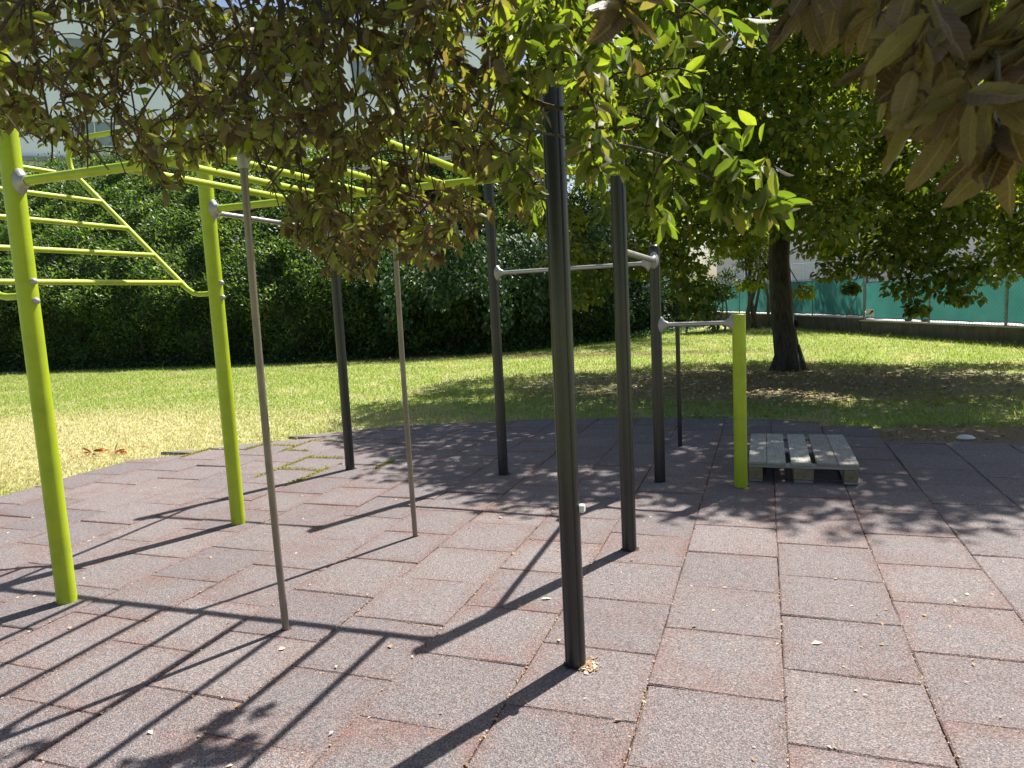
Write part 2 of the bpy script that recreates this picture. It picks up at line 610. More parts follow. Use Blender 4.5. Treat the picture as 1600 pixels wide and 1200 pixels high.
M['lindenleaf'] = leafmat('linden_leaf', [(0.0, (0.055, 0.098, 0.022)), (0.45, (0.115, 0.165, 0.036)), (0.75, (0.205, 0.225, 0.048)),
                                          (0.92, (0.200, 0.200, 0.045)), (1.0, (0.30, 0.25, 0.08))], 0.55, 0.42, (2.3, 2.1, 0.55), 0.4)
M['laurelleaf'] = leafmat('laurel_leaf', [(0.0, (0.034, 0.068, 0.022)), (0.5, (0.078, 0.135, 0.036)), (0.85, (0.140, 0.205, 0.050)), (1.0, (0.230, 0.300, 0.080))],
                          0.48, 0.40, (2.0, 2.1, 0.7), 0.45)
M['ivyleaf'] = leafmat('ivy_leaf', [(0.0, (0.016, 0.040, 0.016)), (0.6, (0.034, 0.078, 0.028)), (1.0, (0.080, 0.145, 0.042))],
                       0.34, 0.55, (1.6, 1.9, 0.7), 0.3)
M['litter'] = leafmat('dry_litter', [(0.0, (0.20, 0.10, 0.06)), (0.5, (0.42, 0.28, 0.16)), (1.0, (0.66, 0.58, 0.47))], 0.1, 0.8, (1, 1, 1), 0.2)
M['orangeleaf'] = leafmat('orange_dry_leaf', [(0.0, (0.20, 0.075, 0.03)), (0.6, (0.50, 0.17, 0.05)), (1.0, (0.55, 0.42, 0.28))], 0.2, 0.8, (1.2, 1, 0.8), 0.2)
M['paleleaf'] = leafmat('pale_dry_leaf', [(0.0, (0.22, 0.25, 0.18)), (1.0, (0.42, 0.46, 0.38))], 0.15, 0.8, (1, 1, 1), 0.2)
M['mossblade'] = leafmat('joint_moss', [(0.0, (0.24, 0.25, 0.04)), (1.0, (0.52, 0.50, 0.12))], 0.3, 0.8, (1.2, 1.2, 0.8), 0.2)
M['stone'] = paint('pale_stone', (0.66, 0.63, 0.58), 0.9, 0.2)


# ------------------------------------------------------------------ leaf clouds
def leaf_template(kind):
    if kind == 'oak':
        t = np.array([0, .14, .34, .46, .64, .74, .88, 1.0])
        w = np.array([0, .25, .46, .44, .45, .35, .22, 0]) * 0.5
        V = [[0, y, -0.10 * y * y] for y in t]
        L, R = {}, {}
        for i in range(1, 7):
            for sgn, D in ((-1, L), (1, R)):
                D[i] = len(V)
                V.append([sgn * w[i], t[i] + 0.02 * (i % 2), -0.10 * t[i] ** 2 + 0.30 * w[i]])
        F3, F4 = [], []
        for D, fl in ((L, False), (R, True)):
            def q(*a):
                a = a if fl else a[::-1]
                (F3 if len(a) == 3 else F4).append(a)
            q(0, D[1], 1)
            for i in range(1, 6): q(i, D[i], D[i + 1], i + 1)
            q(6, D[6], 7)
        return np.array(V), np.array(F3), np.array(F4)
    if kind == 'heart':
        V = np.array([[0, 0, 0], [-.36, .10, .06], [-.46, .42, .08], [0, .45, -.04], [.36, .10, .06], [.46, .42, .08], [0, 1.0, -.16]])
        return V, np.array([[2, 3, 6], [3, 5, 6]]), np.array([[0, 3, 2, 1], [0, 4, 5, 3]])
    V = np.array([[0, 0, 0], [-.5, .45, .09], [0, .5, 0], [.5, .45, .09], [0, 1.0, -.12]])
    return V, np.array([[0, 2, 1], [0, 3, 2], [1, 2, 4], [2, 3, 4]]), None


def frames(d, nrm):
    d = unit(d)
    x = unit(np.cross(d, nrm))
    return x, d, np.cross(x, d)


def leaf_cloud(name, base, d, nrm, length, width, rnd, shape, mat, parent=None, **kw):
    T, F3, F4 = leaf_template(shape)
    x, y, z = frames(d, nrm)
    N, m = len(base), len(T)
    V = (base[:, None, :] + T[None, :, 0:1] * (width[:, None, None] * x[:, None, :])
         + T[None, :, 1:2] * (length[:, None, None] * y[:, None, :])
         + T[None, :, 2:3] * (length[:, None, None] * z[:, None, :]))
    V = V.reshape(-1, 3) - origin(parent)
    polys = []
    offs = (np.arange(N) * m)[:, None, None]
    for F in (F3, F4):
        if F is not None: polys.append((F[None] + offs).reshape(-1, F.shape[1]))
    me = mesh_np(name, V, polys, mat, True, {'rnd': np.repeat(rnd, m)})
    return obj(name, me, parent, **kw)


def rand_dirs(n):
    return unit(rng.normal(size=(n, 3)))


# ================================================================== THE SETTING
# ground
def ground_sheet():
    xs = np.concatenate([np.linspace(-400, -26, 12), np.linspace(-24, 16, 41), np.linspace(20, 400, 12)])
    ys = np.concatenate([np.linspace(-300, -6, 10), np.linspace(-4, 40, 45), np.linspace(45, 600, 14)])
    gx, gy = np.meshgrid(xs, ys)
    V = np.stack([gx, gy, np.full_like(gx, -0.035)], -1).reshape(-1, 3)
    n = len(xs)
    idx = np.arange(len(V)).reshape(len(ys), n)
    F = np.stack([idx[:-1, :-1], idx[:-1, 1:], idx[1:, 1:], idx[1:, :-1]], -1).reshape(-1, 4)
    obj('lawn', mesh_np('lawn', V, [F], M['lawn']), kind='structure', label='dry patchy lawn around the rubber matting')


ground_sheet()

# rubber matting: columns of half-metre tiles laid in running bond
YC = np.array([(-7.0, 5.6), (-6.5, 5.75), (-6.0, 6.35), (-5.5, 6.85), (-5.0, 7.45), (-4.5, 7.92), (-4.0, 8.05), (-3.0, 8.40), (-2.0, 8.64),
               (0.49, 8.62), (0.501, 8.26), (0.999, 8.22), (1.001, 7.45), (6.0, 7.47)])
ymax = lambda x: float(np.interp(x, YC[:, 0], YC[:, 1]))
COL0, COL1 = -13, 8


def build_matting():
    pts = [(COL0 * .5, 0.2)] + [(COL0 * .5, 5.75)] + [tuple(p) for p in YC if COL0 * .5 < p[0] < COL1 * .5] + [(COL1 * .5, 7.46), (COL1 * .5, 0.2)]
    pts = [(x * 1.0, y - 0.004) for x, y in pts]
    mb = MB()
    n = len(pts)
    top = [(x, y, -0.024) for x, y in pts]
    bot = [(x, y, -0.034) for x, y in pts]
    mb.add(top + bot, [tuple(range(n))[::-1], tuple(range(n, 2 * n))] + [(i, (i + 1) % n, n + (i + 1) % n, n + i) for i in range(n)])
    mat = mb.build('rubber_matting', M['joint'], kind='structure', label='rubber safety matting of grey and red tiles under the bars')
    # shared tile shapes: bevelled, slightly bowed
    variants = []
    for k in range(15):
        variants.append(tile_mesh(0.5, 0.5, mat='tile' if k < 10 else 'tile_grey'))
    rest_v, rest_f, cnt = [], [], 0
    k = 0
    for c in range(COL0, COL1):
        ph = 0.79 if c % 2 == 0 else 0.27
        jc = rng.normal(0, 0.012)
        for r in range(0, 19):
            y0 = (r - 1 + ph) * .5 + jc
            y1 = y0 + .5
            x0, x1 = c * .5, c * .5 + .5
            ya, yb = min(y1, ymax(x0 + .003)), min(y1, ymax(x1 - .003))
            if max(ya, yb) - y0 < 0.06: continue
            if min(ya, yb) - y0 < 0.03: ya, yb = max(ya, y0 + .03), max(yb, y0 + .03)
            cx, cy = (x0 + x1) / 2, (y0 + y1) / 2
            px, py, w = project(np.array([[x0, y0, 0], [x1, y0, 0], [x0, y1, 0], [x1, y1, 0]]))
            vis = ((px > -5) & (px < 1605) & (py < 1205) & (w > 0.2)).any()
            whole = (ya > y1 - 1e-6 and yb > y1 - 1e-6)
            me = variants[rng.integers(10) if c < 2 else 10 + rng.integers(5)] if whole else tile_mesh(0.5, 0.5, ya - y1, yb - y1, 'tile' if c < 2 else 'tile_grey')
            o = bpy.data.objects.new('tile', me)
            if vis:
                C.objects.link(o); o.parent = mat
                o.location = (cx + rng.normal(0, .0012), cy + rng.normal(0, .002), rng.normal(0, .0016))
                flip = rng.integers(2) if whole else 0
                o.rotation_euler = (rng.normal(0, .005), rng.normal(0, .005), flip * math.pi + rng.normal(0, .003))
                k += 1
            else:
                v = np.array([q.co[:] for q in me.vertices]) + [cx, cy, 0]
                rest_v.append(v); rest_f += [tuple(i + cnt for i in p.vertices) for p in me.polygons]; cnt += len(v)
                bpy.data.objects.remove(o)
    if rest_v:
        MB().add(np.concatenate(rest_v), rest_f).build('tile_field', M['tile'], mat, kind='stuff')
    print('tiles', k)
    return mat


def tile_mesh(sx, sy, cl=0.0, cr=0.0, mat='tile'):
    h = 0.5 * sx - 0.0015
    b = 0.0055
    base = []
    for (x, y) in [(-1, -1), (0, -1), (1, -1), (1, 0), (1, 1), (0, 1), (-1, 1), (-1, 0)]:
        px, py = x * h, y * h
        if y == 1: py += {-1: cl, 0: (cl + cr) / 2, 1: cr}[x]
        if y == 0: py += {-1: cl, 1: cr}[x] / 2
        base.append([px, py])
    base = np.array(base) + rng.normal(0, 0.0014, (8, 2))
    ctr = base.mean(0)
    inner = base + (ctr - base) / np.maximum(np.linalg.norm(ctr - base, axis=1, keepdims=True), 1e-3) * b * 1.3
    zt = rng.normal(0, 0.0011, 8)
    V = np.concatenate([np.c_[inner, zt], np.c_[base, zt - b], np.c_[base, np.full(8, -0.03)], [[ctr[0], ctr[1], rng.normal(0.001, .0008)]]])
    F = [(i, (i + 1) % 8, 24) for i in range(8)]
    for a in (0, 8):
        F += [(a + 8 + i, a + 8 + (i + 1) % 8, a + (i + 1) % 8, a + i) for i in range(8)]
    me = bpy.data.meshes.new('tile')
    me.from_pydata(V.tolist(), [], F)
    me.materials.append(M[mat])
    me.update()
    return me


matting = build_matting()
on_mat = lambda x, y: (COL0 * .5 < x) & (x < COL1 * .5) & (y < np.interp(x, YC[:, 0], YC[:, 1]))


# ================================================================== EXERCISE RIG
rig = thing('exercise_rig', 'calisthenics rig of lime green and black posts with monkey bars and climbing poles', 'exercise frame', (-2.2, 4.1, 0))
GL, G2 = (-3.65, 2.70), (-3.66, 4.07)
BN, B2, B3, B4, BL = (-0.81, 2.72), (-0.83, 4.10), (-2.22, 5.73), (-0.86, 5.67), (-3.75, 5.71)
SH = (-0.24, 5.62)
P1, P2 = (-2.23, 2.70), (-2.23, 4.06)
seg = 56
ang = np.linspace(0, 2 * math.pi, seg, endpoint=False)
GROOVE = 1 - 0.10 * np.exp(-(((ang % (math.pi / 2)) - math.pi / 4) / 0.07) ** 2)


def post(xy, h, r, mat, cap_h=0.03, prof=None, zb=-0.02, capmat=None):
    mb = MB()
    z = np.array([zb, h * .5, h])
    mb.tube([(xy[0], xy[1], q) for q in z], r, seg if prof is not None else 32, prof=prof)
    p = mb.build('post', mat, rig, smooth=True)
    rr = [(1.04, 0), (1.06, .3), (1.0, .62), (0.72, .88), (0.3, 1.0)]
    MB().tube([(xy[0], xy[1], h - 0.004 + cap_h * b) for a, b in rr], [r * a for a, b in rr], 28).build('cap', capmat or mat, p, smooth=True)
    return p


pGL = post(GL, 2.95, 0.0495, M['green'])
pG2 = post(G2, 2.95, 0.0495, M['green'])
pBN = post(BN, 2.38, 0.0430, M['black'], 0.045, GROOVE, capmat=M['plastic'])
pB2 = post(B2, 2.38, 0.0430, M['black'], 0.045, GROOVE, capmat=M['plastic'])
pB3 = post(B3, 2.82, 0.0430, M['black'], 0.045, GROOVE, capmat=M['plastic'])
pB4 = post(B4, 1.83, 0.0430, M['black'], 0.05, GROOVE, capmat=M['plastic'])
pBL = post(BL, 2.82, 0.0430, M['black'], 0.045, GROOVE, capmat=M['plastic'])
pSH = post(SH, 1.315, 0.0490, M['green'], 0.008)


def clamp(xy, z, d, r_post, r_bar):
    """cast flange where a bar meets a post, opening towards d"""
    d = unit(np.array([d[0], d[1], 0.0]))
    s = np.cross([0, 0, 1], d)
    a = np.linspace(0, 2 * math.pi, 24, endpoint=False)
    R = []
    for dist, w, h in ((r_post * .55, .036, .068), (r_post * .92, .036, .068), (r_post + .010, .033, .062), (r_post + .024, r_bar * 1.35, .036), (r_post + .052, r_bar * 1.22, r_bar * 1.22)):
        R.append(np.array([xy[0], xy[1], z]) + d * dist + np.cos(a)[:, None] * s * w + np.sin(a)[:, None] * np.array([0, 0, h]))
    c = MB().rings(R).build('clamp', M['cast'], rig, smooth=True)
    for q in (-1, 1):
        o = np.array([xy[0], xy[1], z + q * .045]) + d * (r_post * .9)
        MB().tube([o, o + d * .012, o + d * .016], [.009, .009, .005], 12).build('bolt', M['zinc'], c, smooth=True)


def bar(name, a, b, z, r, mat, ra, rb, za=None):
    pa, pb = np.array([*a, z]), np.array([*b, z])
    d = unit(pb - pa)
    MB().tube([pa + d * (ra + .012), (pa + pb) / 2, pb - d * (rb + .012)], r, 20).build(name, mat, rig, smooth=True)
    clamp(a, z, d, ra, r); clamp(b, z, -d, rb, r)


ZB = 2.225
bar('beam', GL, BN, ZB, 0.0235, M['green'], .0495, .043)
bar('beam', G2, B2, ZB, 0.0235, M['green'], .0495, .043)
for i in range(8):
    x = -2.94 + 0.263 * i
    MB().tube([(x, 2.712, ZB), (x, 3.4, ZB), (x, 4.068, ZB)], 0.0185, 16).build('rung', M['green'], rig, smooth=True)
bar('pull_up_bar', B3, B4, 1.735, 0.0175, M['zinc'], .043, .043)
bar('pull_up_bar', B4, B2, 1.755, 0.0190, M['zinc'], .043, .043)
bar('pull_up_bar', B4, SH, 1.255, 0.0175, M['zinc'], .043, .049)
bar('pull_up_bar', G2, BL, 2.21, 0.0175, M['zinc'], .0495, .043)
bar('pull_up_bar', BL, B3, 2.72, 0.0175, M['zinc'], .043, .043)

for (x, y), bow in ((P1, .012), (P2, .008)):
    z = np.array([-.02, .4, .8, 1.2, 1.6, 2.0, 2.19])
    p = MB().tube([(x - bow * math.sin(q / 2.2 * math.pi), y, q) for q in z], 0.0168, 20).build('climbing_pole', M['pole'], rig, smooth=True)
    MB().tube([(x, y, 2.145), (x, y, 2.15), (x, y, 2.205)], [.0235, .0255, .0255], 20).build('sleeve', M['cast'], p, smooth=True)

# inclined ladder leaning outwards from the two green posts
rail_xz = [(-3.67, 1.655), (-3.80, 1.655), (-3.855, 1.665), (-3.91, 1.70), (-4.83, 2.575), (-4.868, 2.63), (-4.88, 2.70), (-4.86, 2.77), (-4.80, 2.82), (-4.72, 2.832), (-3.67, 2.832)]
for (gx, gy) in (GL, G2):
    MB().tube([(x, gy, z) for x, z in rail_xz], 0.0182, 18).build('ladder_rail', M['green'], rig, smooth=True)
    for z in (1.725, 1.625):
        o = np.array([gx + .047, gy, z])
        MB().tube([o, o + [.012, 0, 0], o + [.02, 0, 0], o + [.024, 0, 0]], [.0175, .0175, .013, .005], 16).build('bolt_cap', M['cast'], rig, smooth=True)
for x, z in ((-3.955, 1.743), (-4.172, 1.950), (-4.390, 2.157), (-4.608, 2.364), (-4.826, 2.571)):
    MB().tube([(x, 2.71, z), (x, 3.4, z), (x, 4.06, z)], 0.0170, 16).build('ladder_rung', M['green'], rig, smooth=True)

# small white end stop on the near black post
q = np.array([BN[0] + .052, BN[1] + .004, 0.665])
MB().bevbox(q, (.024, .026, .032), .004).build('end_stop', M['whitep'], pBN)
# flat dark patches painting the shade of the tile cut-outs round the posts
for k, (xy, r) in enumerate(((GL, .0535), (G2, .0535), (BN, .0475), (B2, .0475), (B3, .0475), (B4, .0475), (BL, .0475), (SH, .053), (P1, .021), (P2, .021))):
    n = 22
    a = np.linspace(0, 2 * math.pi, n, endpoint=False)
    rr = r * (.93 + .18 * rng.random(n)) * (1 + .30 * np.clip(np.cos(a - .6), 0, 1) ** 3)
    z0 = 0.0022
    MB().add(np.c_[xy[0] + rr * np.cos(a), xy[1] + rr * np.sin(a), np.full(n, z0)].tolist() + np.c_[xy[0] + rr * np.cos(a), xy[1] + rr * np.sin(a), np.full(n, -.02)].tolist(),
             [tuple(range(n))] + [(i, n + i, n + (i + 1) % n, (i + 1) % n) for i in range(n)]).build('cutout_shade', M['gapshade'], rig)

# ------------------------------------------------------------------ info stand behind the rig
st = thing('information_stand', 'thin black stand with small tilted plate behind the low bar', 'stand', (-0.85, 7.04, 0))
MB().tube([(-.85, 7.04, -.02), (-.85, 7.04, .6), (-.85, 7.04, 1.20)], .0215, 20).build('post', M['black'], st, smooth=True)
th = rad(-22)
Rm = np.array([[math.cos(th), 0, math.sin(th)], [0, 1, 0], [-math.sin(th), 0, math.cos(th)]])
MB().bevbox((-.93, 7.04, 1.225), (.27, .22, .016), .004, rot=Rm).build('plate', M['black'], st)

# ------------------------------------------------------------------ pallet
PX0, PX1, PY0, PY1 = -0.185, 0.600, 5.775, 6.93
pal = thing('wooden_pallet', 'weathered grey wooden pallet lying beside the short green post', 'pallet', ((PX0 + PX1) / 2, (PY0 + PY1) / 2, 0))


def local_part(name, mb_fn, mat, parent, loc, rz=0):
    mb = MB(); mb_fn(mb)
    me_o = mb.build(name, mat, None)
    me_o.parent = parent
    me_o.location = np.array(loc) - origin(parent)
    me_o.rotation_euler.z = rz
    return me_o


fr = [(0, .168), (.173, .348), (.395, .580), (.628, .815), (.820, 1.0)]
W = PX1 - PX0
for i, (a, b) in enumerate(fr):
    def f(mb, a=a, b=b, i=i):
        mb.bevbox((0, 0, 0), (W * (b - a), PY1 - PY0, .022), .003, jit=.0008)
    local_part('deck_board', f, M['wood'], pal, (PX0 + W * (a + b) / 2, (PY0 + PY1) / 2 + rng.normal(0, .003), .148), rng.normal(0, .002))
for y in (PY0 + .05, (PY0 + PY1) / 2, PY1 - .05):
    local_part('cross_board', lambda mb: mb.bevbox((0, 0, 0), (.1, W - .004, .0205), .003), M['wood'], pal, ((PX0 + PX1) / 2, y, .1255), math.pi / 2)
    for x, w in ((PX0 + .052, .1), ((PX0 + PX1) / 2 + .005, .145), (PX1 - .055, .1)):
        local_part('block', lambda mb, w=w: mb.bevbox((0, 0, 0), (w, .095, .093), .006, jit=.001), M['block'], pal, (x, y, .0685), rng.normal(0, .02))
for x, w in ((PX0 + .052, .1), ((PX0 + PX1) / 2 + .005, .14), (PX1 - .055, .1)):
    local_part('runner_board', lambda mb, w=w: mb.bevbox((0, 0, 0), (w * .97, PY1 - PY0 - .01, .0205), .003), M['wood'], pal, (x, (PY0 + PY1) / 2, .0114))

# ================================================================== FENCE AND WALL ON THE RIGHT
WA, WD = np.array([2.674, 23.855]), np.array([0.4207, -0.9072])
WN = np.array([-WD[1], WD[0]])
if WN @ (CAM[:2] - WA) > 0: WN = -WN         # away from the park
wp = lambda s, z, off=0.0: np.array([*(WA + WD * s + WN * off), z])


def strip(mb, s0, s1, z0, z1, o0, o1):
    v = [wp(s, z, o) for s in (s0, s1) for z in (z0, z1) for o in (o0, o1)]
    return mb.add(v, [(0, 1, 3, 2), (4, 6, 7, 5), (0, 4, 5, 1), (2, 3, 7, 6), (0, 2, 6, 4), (1, 5, 7, 3)])


for (s0, s1, zt, lab) in ((-13.0, -0.06, .445, 'taller stepped stretch of low concrete wall behind the linden trunk'),
                          (-0.06, 11.5, .365, 'low stained concrete wall with pale coping below the green screened fence')):
    w = thing('low_wall', lab, 'wall', wp((s0 + s1) / 2, 0.0, .1), 'low walls along the lawn')
    n = max(1, int((s1 - s0) / 2.4))
    for i in range(n):
        a, b = s0 + (s1 - s0) * i / n, s0 + (s1 - s0) * (i + 1) / n
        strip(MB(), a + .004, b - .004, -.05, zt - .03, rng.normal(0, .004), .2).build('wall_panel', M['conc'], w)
        strip(MB(), a + .003, b - .003, zt - .031, zt, -.025, .225).build('coping', M['cope'], w)

fence = thing('screened_fence', 'chain link fence with green screen fabric on the low wall', 'fence', wp(0, .365, .1))


def fpost(s, z0, z1, r, nm='fence_post'):
    MB().tube([wp(s, z0, .1), wp(s, (z0 + z1) / 2, .1), wp(s, z1, .1)], r, 12).build(nm, M['fencepost'], fence, smooth=True)


for s, z0, z1, r in ((-12.1, .44, 1.8, .02), (-9.1, .44, 1.8, .02), (-6.05, .44, 1.8, .02), (-3.03, .44, 1.8, .02), (0, .36, 1.95, .032), (2.9, .36, 1.65, .022), (5.47, .36, 1.65, .034), (8.3, .36, 1.65, .022), (11.0, .36, 1.65, .034)):
    fpost(s, z0, z1, r)
MB().tube([wp(-.95, .45, .1), wp(-.04, 1.5, .1)], .018, 10).build('brace', M['fencepost'], fence, smooth=True)
for (s0, s1, zb, zt) in ((-12.1, -0.04, .505, 1.62), (0.03, 11.0, .43, 1.46)):
    n = int((s1 - s0) * 6)
    ss = np.linspace(s0, s1, n)
    V, F = [], []
    m = 6
    for i, s in enumerate(ss):
        for j in range(m):
            f = j / (m - 1)
            z = zb + (zt - zb) * f + (.02 * math.sin(s * 2.1) + rng.normal(0, .004)) * (1 if j == m - 1 else 0) + (rng.normal(0, .006) if j == 0 else 0)
            V.append(wp(s, z, .135 + .014 * math.sin(s * 1.7 + f * 2) + .022 * math.sin(s * 5.3 + 3 * math.sin(s * .9)) * (1 - f) + rng.normal(0, .005)))
    for i in range(n - 1):
        for j in range(m - 1):
            a = i * m + j
            F.append((a, a + m, a + m + 1, a + 1))
    sc = MB().add(V, F).build('screen_fabric', M['screen'], fence, smooth=True)
    for zz, j in ((zb, 0), (zt, m - 1)):
        MB().tube([V[i * m + j] + (wp(0, 0, -.008) - wp(0, 0, 0)) for i in range(n)], .011, 6).build('hem', M['edge_black'], sc)
    # chain link wires
    mb = MB()
    zt2 = zt + (.16 if s0 > 0 else .05)
    z0w = .375 if s0 > 0 else .455
    H = zt2 - z0w
    step = .10
    for sgn in (1, -1):
        for k in range(int((s1 - s0 - H) / step)):
            a = s0 + k * step + (H if sgn < 0 else 0)
            p0, p1 = wp(a, z0w, .1), wp(a + sgn * H, zt2, .1 + sgn * .004)
            t3 = np.array([WD[0], WD[1], 0]) * .0065
            n3 = np.array([WN[0], WN[1], 0]) * .003
            mb.add([p0 - t3, p0 + t3, p1 + t3, p1 - t3, p0 + n3, p1 + n3], [(0, 1, 2, 3), (1, 4, 5, 2), (4, 0, 3, 5)])
    mb.build('chain_link_wire', M['mesh_wire'], fence, kind='stuff')
    for zz in (z0w, zt2):
        MB().tube([wp(s0, zz, .098), wp((s0 + s1) / 2, zz - .004, .098), wp(s1, zz, .098)], .005, 6).build('tension_wire', M['mesh_wire'], fence)

# small white sign with a dark bird mark
sg = thing('fence_sign', 'small square white sign with dark bird mark on the green fence', 'sign', wp(.33, .575, .085))
strip(MB(), .12, .54, .475, .70, .078, .086).build('board', M['signw'], sg)
bird = [(-.40, -.30), (-.16, -.20), (.02, -.08), (.06, .12), (.20, .30), (.40, .36), (.44, .22), (.36, .12), (.40, -.02), (.26, .04), (.20, -.14), (.02, -.26), (-.16, -.27), (-.34, -.36)]
bm = MB()
n = len(bird)
bm.add([wp(.33 + .42 * x, .59 + .2 * y, .073) for x, y in bird] + [wp(.33 + .42 * x, .59 + .2 * y, .0775) for x, y in bird],
       [tuple(range(n)), tuple(range(n, 2 * n))[::-1]] + [(i, (i + 1) % n, n + (i + 1) % n, n + i) for i in range(n)])
bm.build('bird_mark', M['signb'], sg)

# yard behind the fence, pots
v = [wp(-24, .355, .2), wp(12, .355, .2), wp(12, .355, 26), wp(-24, .355, 26)]
MB().add(v, [(0, 1, 2, 3)] if np.cross(v[1] - v[0], v[2] - v[0])[2] > 0 else [(3, 2, 1, 0)]).build('yard', M['yard'], kind='structure', label='pale concrete yard behind the fence')
for s, lab in ((1.55, 'terracotta flower pot behind the fence beside the bird sign'), (2.25, 'terracotta flower pot behind the fence close to a thin post')):
    o = wp(s, .36, .45)
    t_ = thing('flower_pot', lab, 'flower pot', o, 'terracotta pots behind the fence')
    MB().tube([o, o + [0, 0, .12], o + [0, 0, .13], o + [0, 0, .16], o + [0, 0, .16], o + [0, 0, .145]], [.09, .125, .14, .14, .115, .105], 20).build('bowl', M['terracotta'], t_, smooth=True)
    b = o + np.c_[rng.normal(0, .05, (60, 2)), rng.uniform(.14, .2, 60)]
    leaf_cloud('foliage', b, rand_dirs(60) + [0, 0, .8], rand_dirs(60), rng.uniform(.05, .1, 60), rng.uniform(.02, .05, 60), rng.random(60), 'plain', M['laurelleaf'], t_, kind='stuff')


# ================================================================== BUILDINGS
def window(parent, c, ax, nrm, w, h, blind=False, mull=1):
    """frame, panes and sill set into the face; c centre on the face"""
    ax = np.array([ax[0], ax[1], 0.0]); nr = np.array([nrm[0], nrm[1], 0.0]); up = np.array([0, 0, 1.0])
    Rm = np.stack([ax, nr, up], 1)
    t = .07
    win = MB()
    for sx in (-1, 1): win.box(c + ax * sx * (w / 2 - t / 2) + nr * .03, (t, .10, h), Rm)
    for sz in (-1, 1): win.box(c + up * sz * (h / 2 - t / 2) + nr * .03, (w - 2 * t - .002, .098, t), Rm)
    for k in range(mull):
        win.box(c + ax * (w * ((k + 1) / (mull + 1) - .5)) + nr * .03, (t * .9, .094, h - 2 * t - .002), Rm)
    wo = win.build('window', M['frame'], parent)
    pw = w / (mull + 1)
    for k in range(mull + 1):
        cc = c + ax * (w * ((k + .5) / (mull + 1) - .5)) + nr * .012
        MB().box(cc, (pw - t - .01, .008, h - 2 * t - .004), Rm).build('pane', M['glass'], wo)
        if blind:
            mb = MB()
            for q in range(int((h - .2) / .07)):
                mb.box(cc + up * (h / 2 - .12 - q * .07) + nr * .012, (pw - t - .02, .006, .058), Rm)
            mb.build('blind', M['blind'], wo, kind='stuff')
    MB().box(c - up * (h / 2 + .03) + nr * .06, (w + .12, .16, .05), Rm).build('sill', M['frame'], wo)
    return wo


def facade(name, label, p1, p2, depth, ztop, mat, parent_z=0.0):
    p1, p2 = np.asarray(p1)[:2], np.asarray(p2)[:2]
    ax = unit(p2 - p1)
    nr = np.array([-ax[1], ax[0]])
    mid = (p1 + p2) / 2
    if nr @ (CAM[:2] - mid) < 0: nr = -nr
    b = thing(name, label, 'building', (mid[0], mid[1], parent_z))
    L = np.linalg.norm(p2 - p1)
    Rm = np.array([[ax[0], nr[0], 0], [ax[1], nr[1], 0], [0, 0, 1]])
    c = np.array([*(mid - nr * depth / 2), (ztop - .3) / 2 + parent_z / 2])
    MB().box(c, (L, depth, ztop - parent_z + .3), Rm).build('wall', mat, b)
    return b, ax, nr, L, mid, Rm


# tall pale block behind the laurel hedge
e1, e2 = at(90, 250, 54.0), at(660, 262, 64.6)
ZL = (e1[2] + e2[2]) / 2
ax_ = unit((e2 - e1)[:2])
p1, p2 = e1[:2] - ax_ * 22, e2[:2] + ax_ * 9.0
r1 = at(275, 15, 57.0)
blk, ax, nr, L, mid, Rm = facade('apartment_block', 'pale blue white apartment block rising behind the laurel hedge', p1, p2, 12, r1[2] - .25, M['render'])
fc = lambda s, z, off=0.0: np.array([*(p1 + ax * s + nr * off), z])
MB().box(fc(L / 2, r1[2] - .12, -5.9), (L + .5, 12.6, .26), Rm).build('roof_edge', M['ledge'], blk)
MB().box(fc(L / 2, ZL, .12), (L + .02, .34, .30), Rm).build('ledge', M['ledge'], blk)
MB().box(fc(L / 2, ZL - 2.0, .025), (L + .01, .06, 3.6), Rm).build('recess_band', M['panel'], blk)  # flat darker grey band standing for the recess below the ledge
for row in range(0, 4, 2):
    for k in range(9):
        s = 3.4 + k * 7.1
        z = ZL + 1.75 + row * 3.0
        if z + 1.0 > r1[2] - .4: continue
        w_ = window(blk, fc(s, z + .25), ax, nr, 2.9, 1.9, mull=1)
        MB().box(fc(s, z - 1.25, .02), (2.9, .05, .95), Rm).build('spandrel', M['panel'], w_)

# low cream building beyond the green fence
q1, q2 = at(1120, 430, 43.0), at(1800, 430, 35.0)
hb, hax, hnr, hL, hmid, hRm = facade('cream_house', 'cream rendered building with shuttered windows beyond the green fence', q1, q2, 8, 6.4, M['render2'], .3)
for k in range(9):
    s = 1.6 + k * 3.2
    for z in (2.0, 4.9):
        window(hb, np.array([*(q1[:2] + hax * s), z]), hax, hnr, 1.3, 1.5, blind=True, mull=1)
MB().box(np.array([*(hmid - hnr * 3.9), 6.47]), (hL + .6, 8.6, .34), hRm).build('roof', M['cope'], hb)


# ================================================================== HEDGE
HP = np.array([(-34, 14.6), (-22.5, 16.7), (-13.4, 17.8), (-7.1, 19.9), (-4.6, 24.0), (-2.6, 31.5)])


def path_sample(P, t):
    d = np.r_[0, np.cumsum(np.linalg.norm(np.diff(P, axis=0), axis=1))]
    s = t * d[-1]
    xy = np.stack([np.interp(s, d, P[:, 0]), np.interp(s, d, P[:, 1])], -1)
    e = .3
    xy2 = np.stack([np.interp(s + e, d, P[:, 0]), np.interp(s + e, d, P[:, 1])], -1)
    xy1 = np.stack([np.interp(s - e, d, P[:, 0]), np.interp(s - e, d, P[:, 1])], -1)
    tg = unit(xy2 - xy1)
    nr = np.stack([tg[:, 1], -tg[:, 0]], -1)       # towards the camera side
    return xy, nr, s, d[-1]


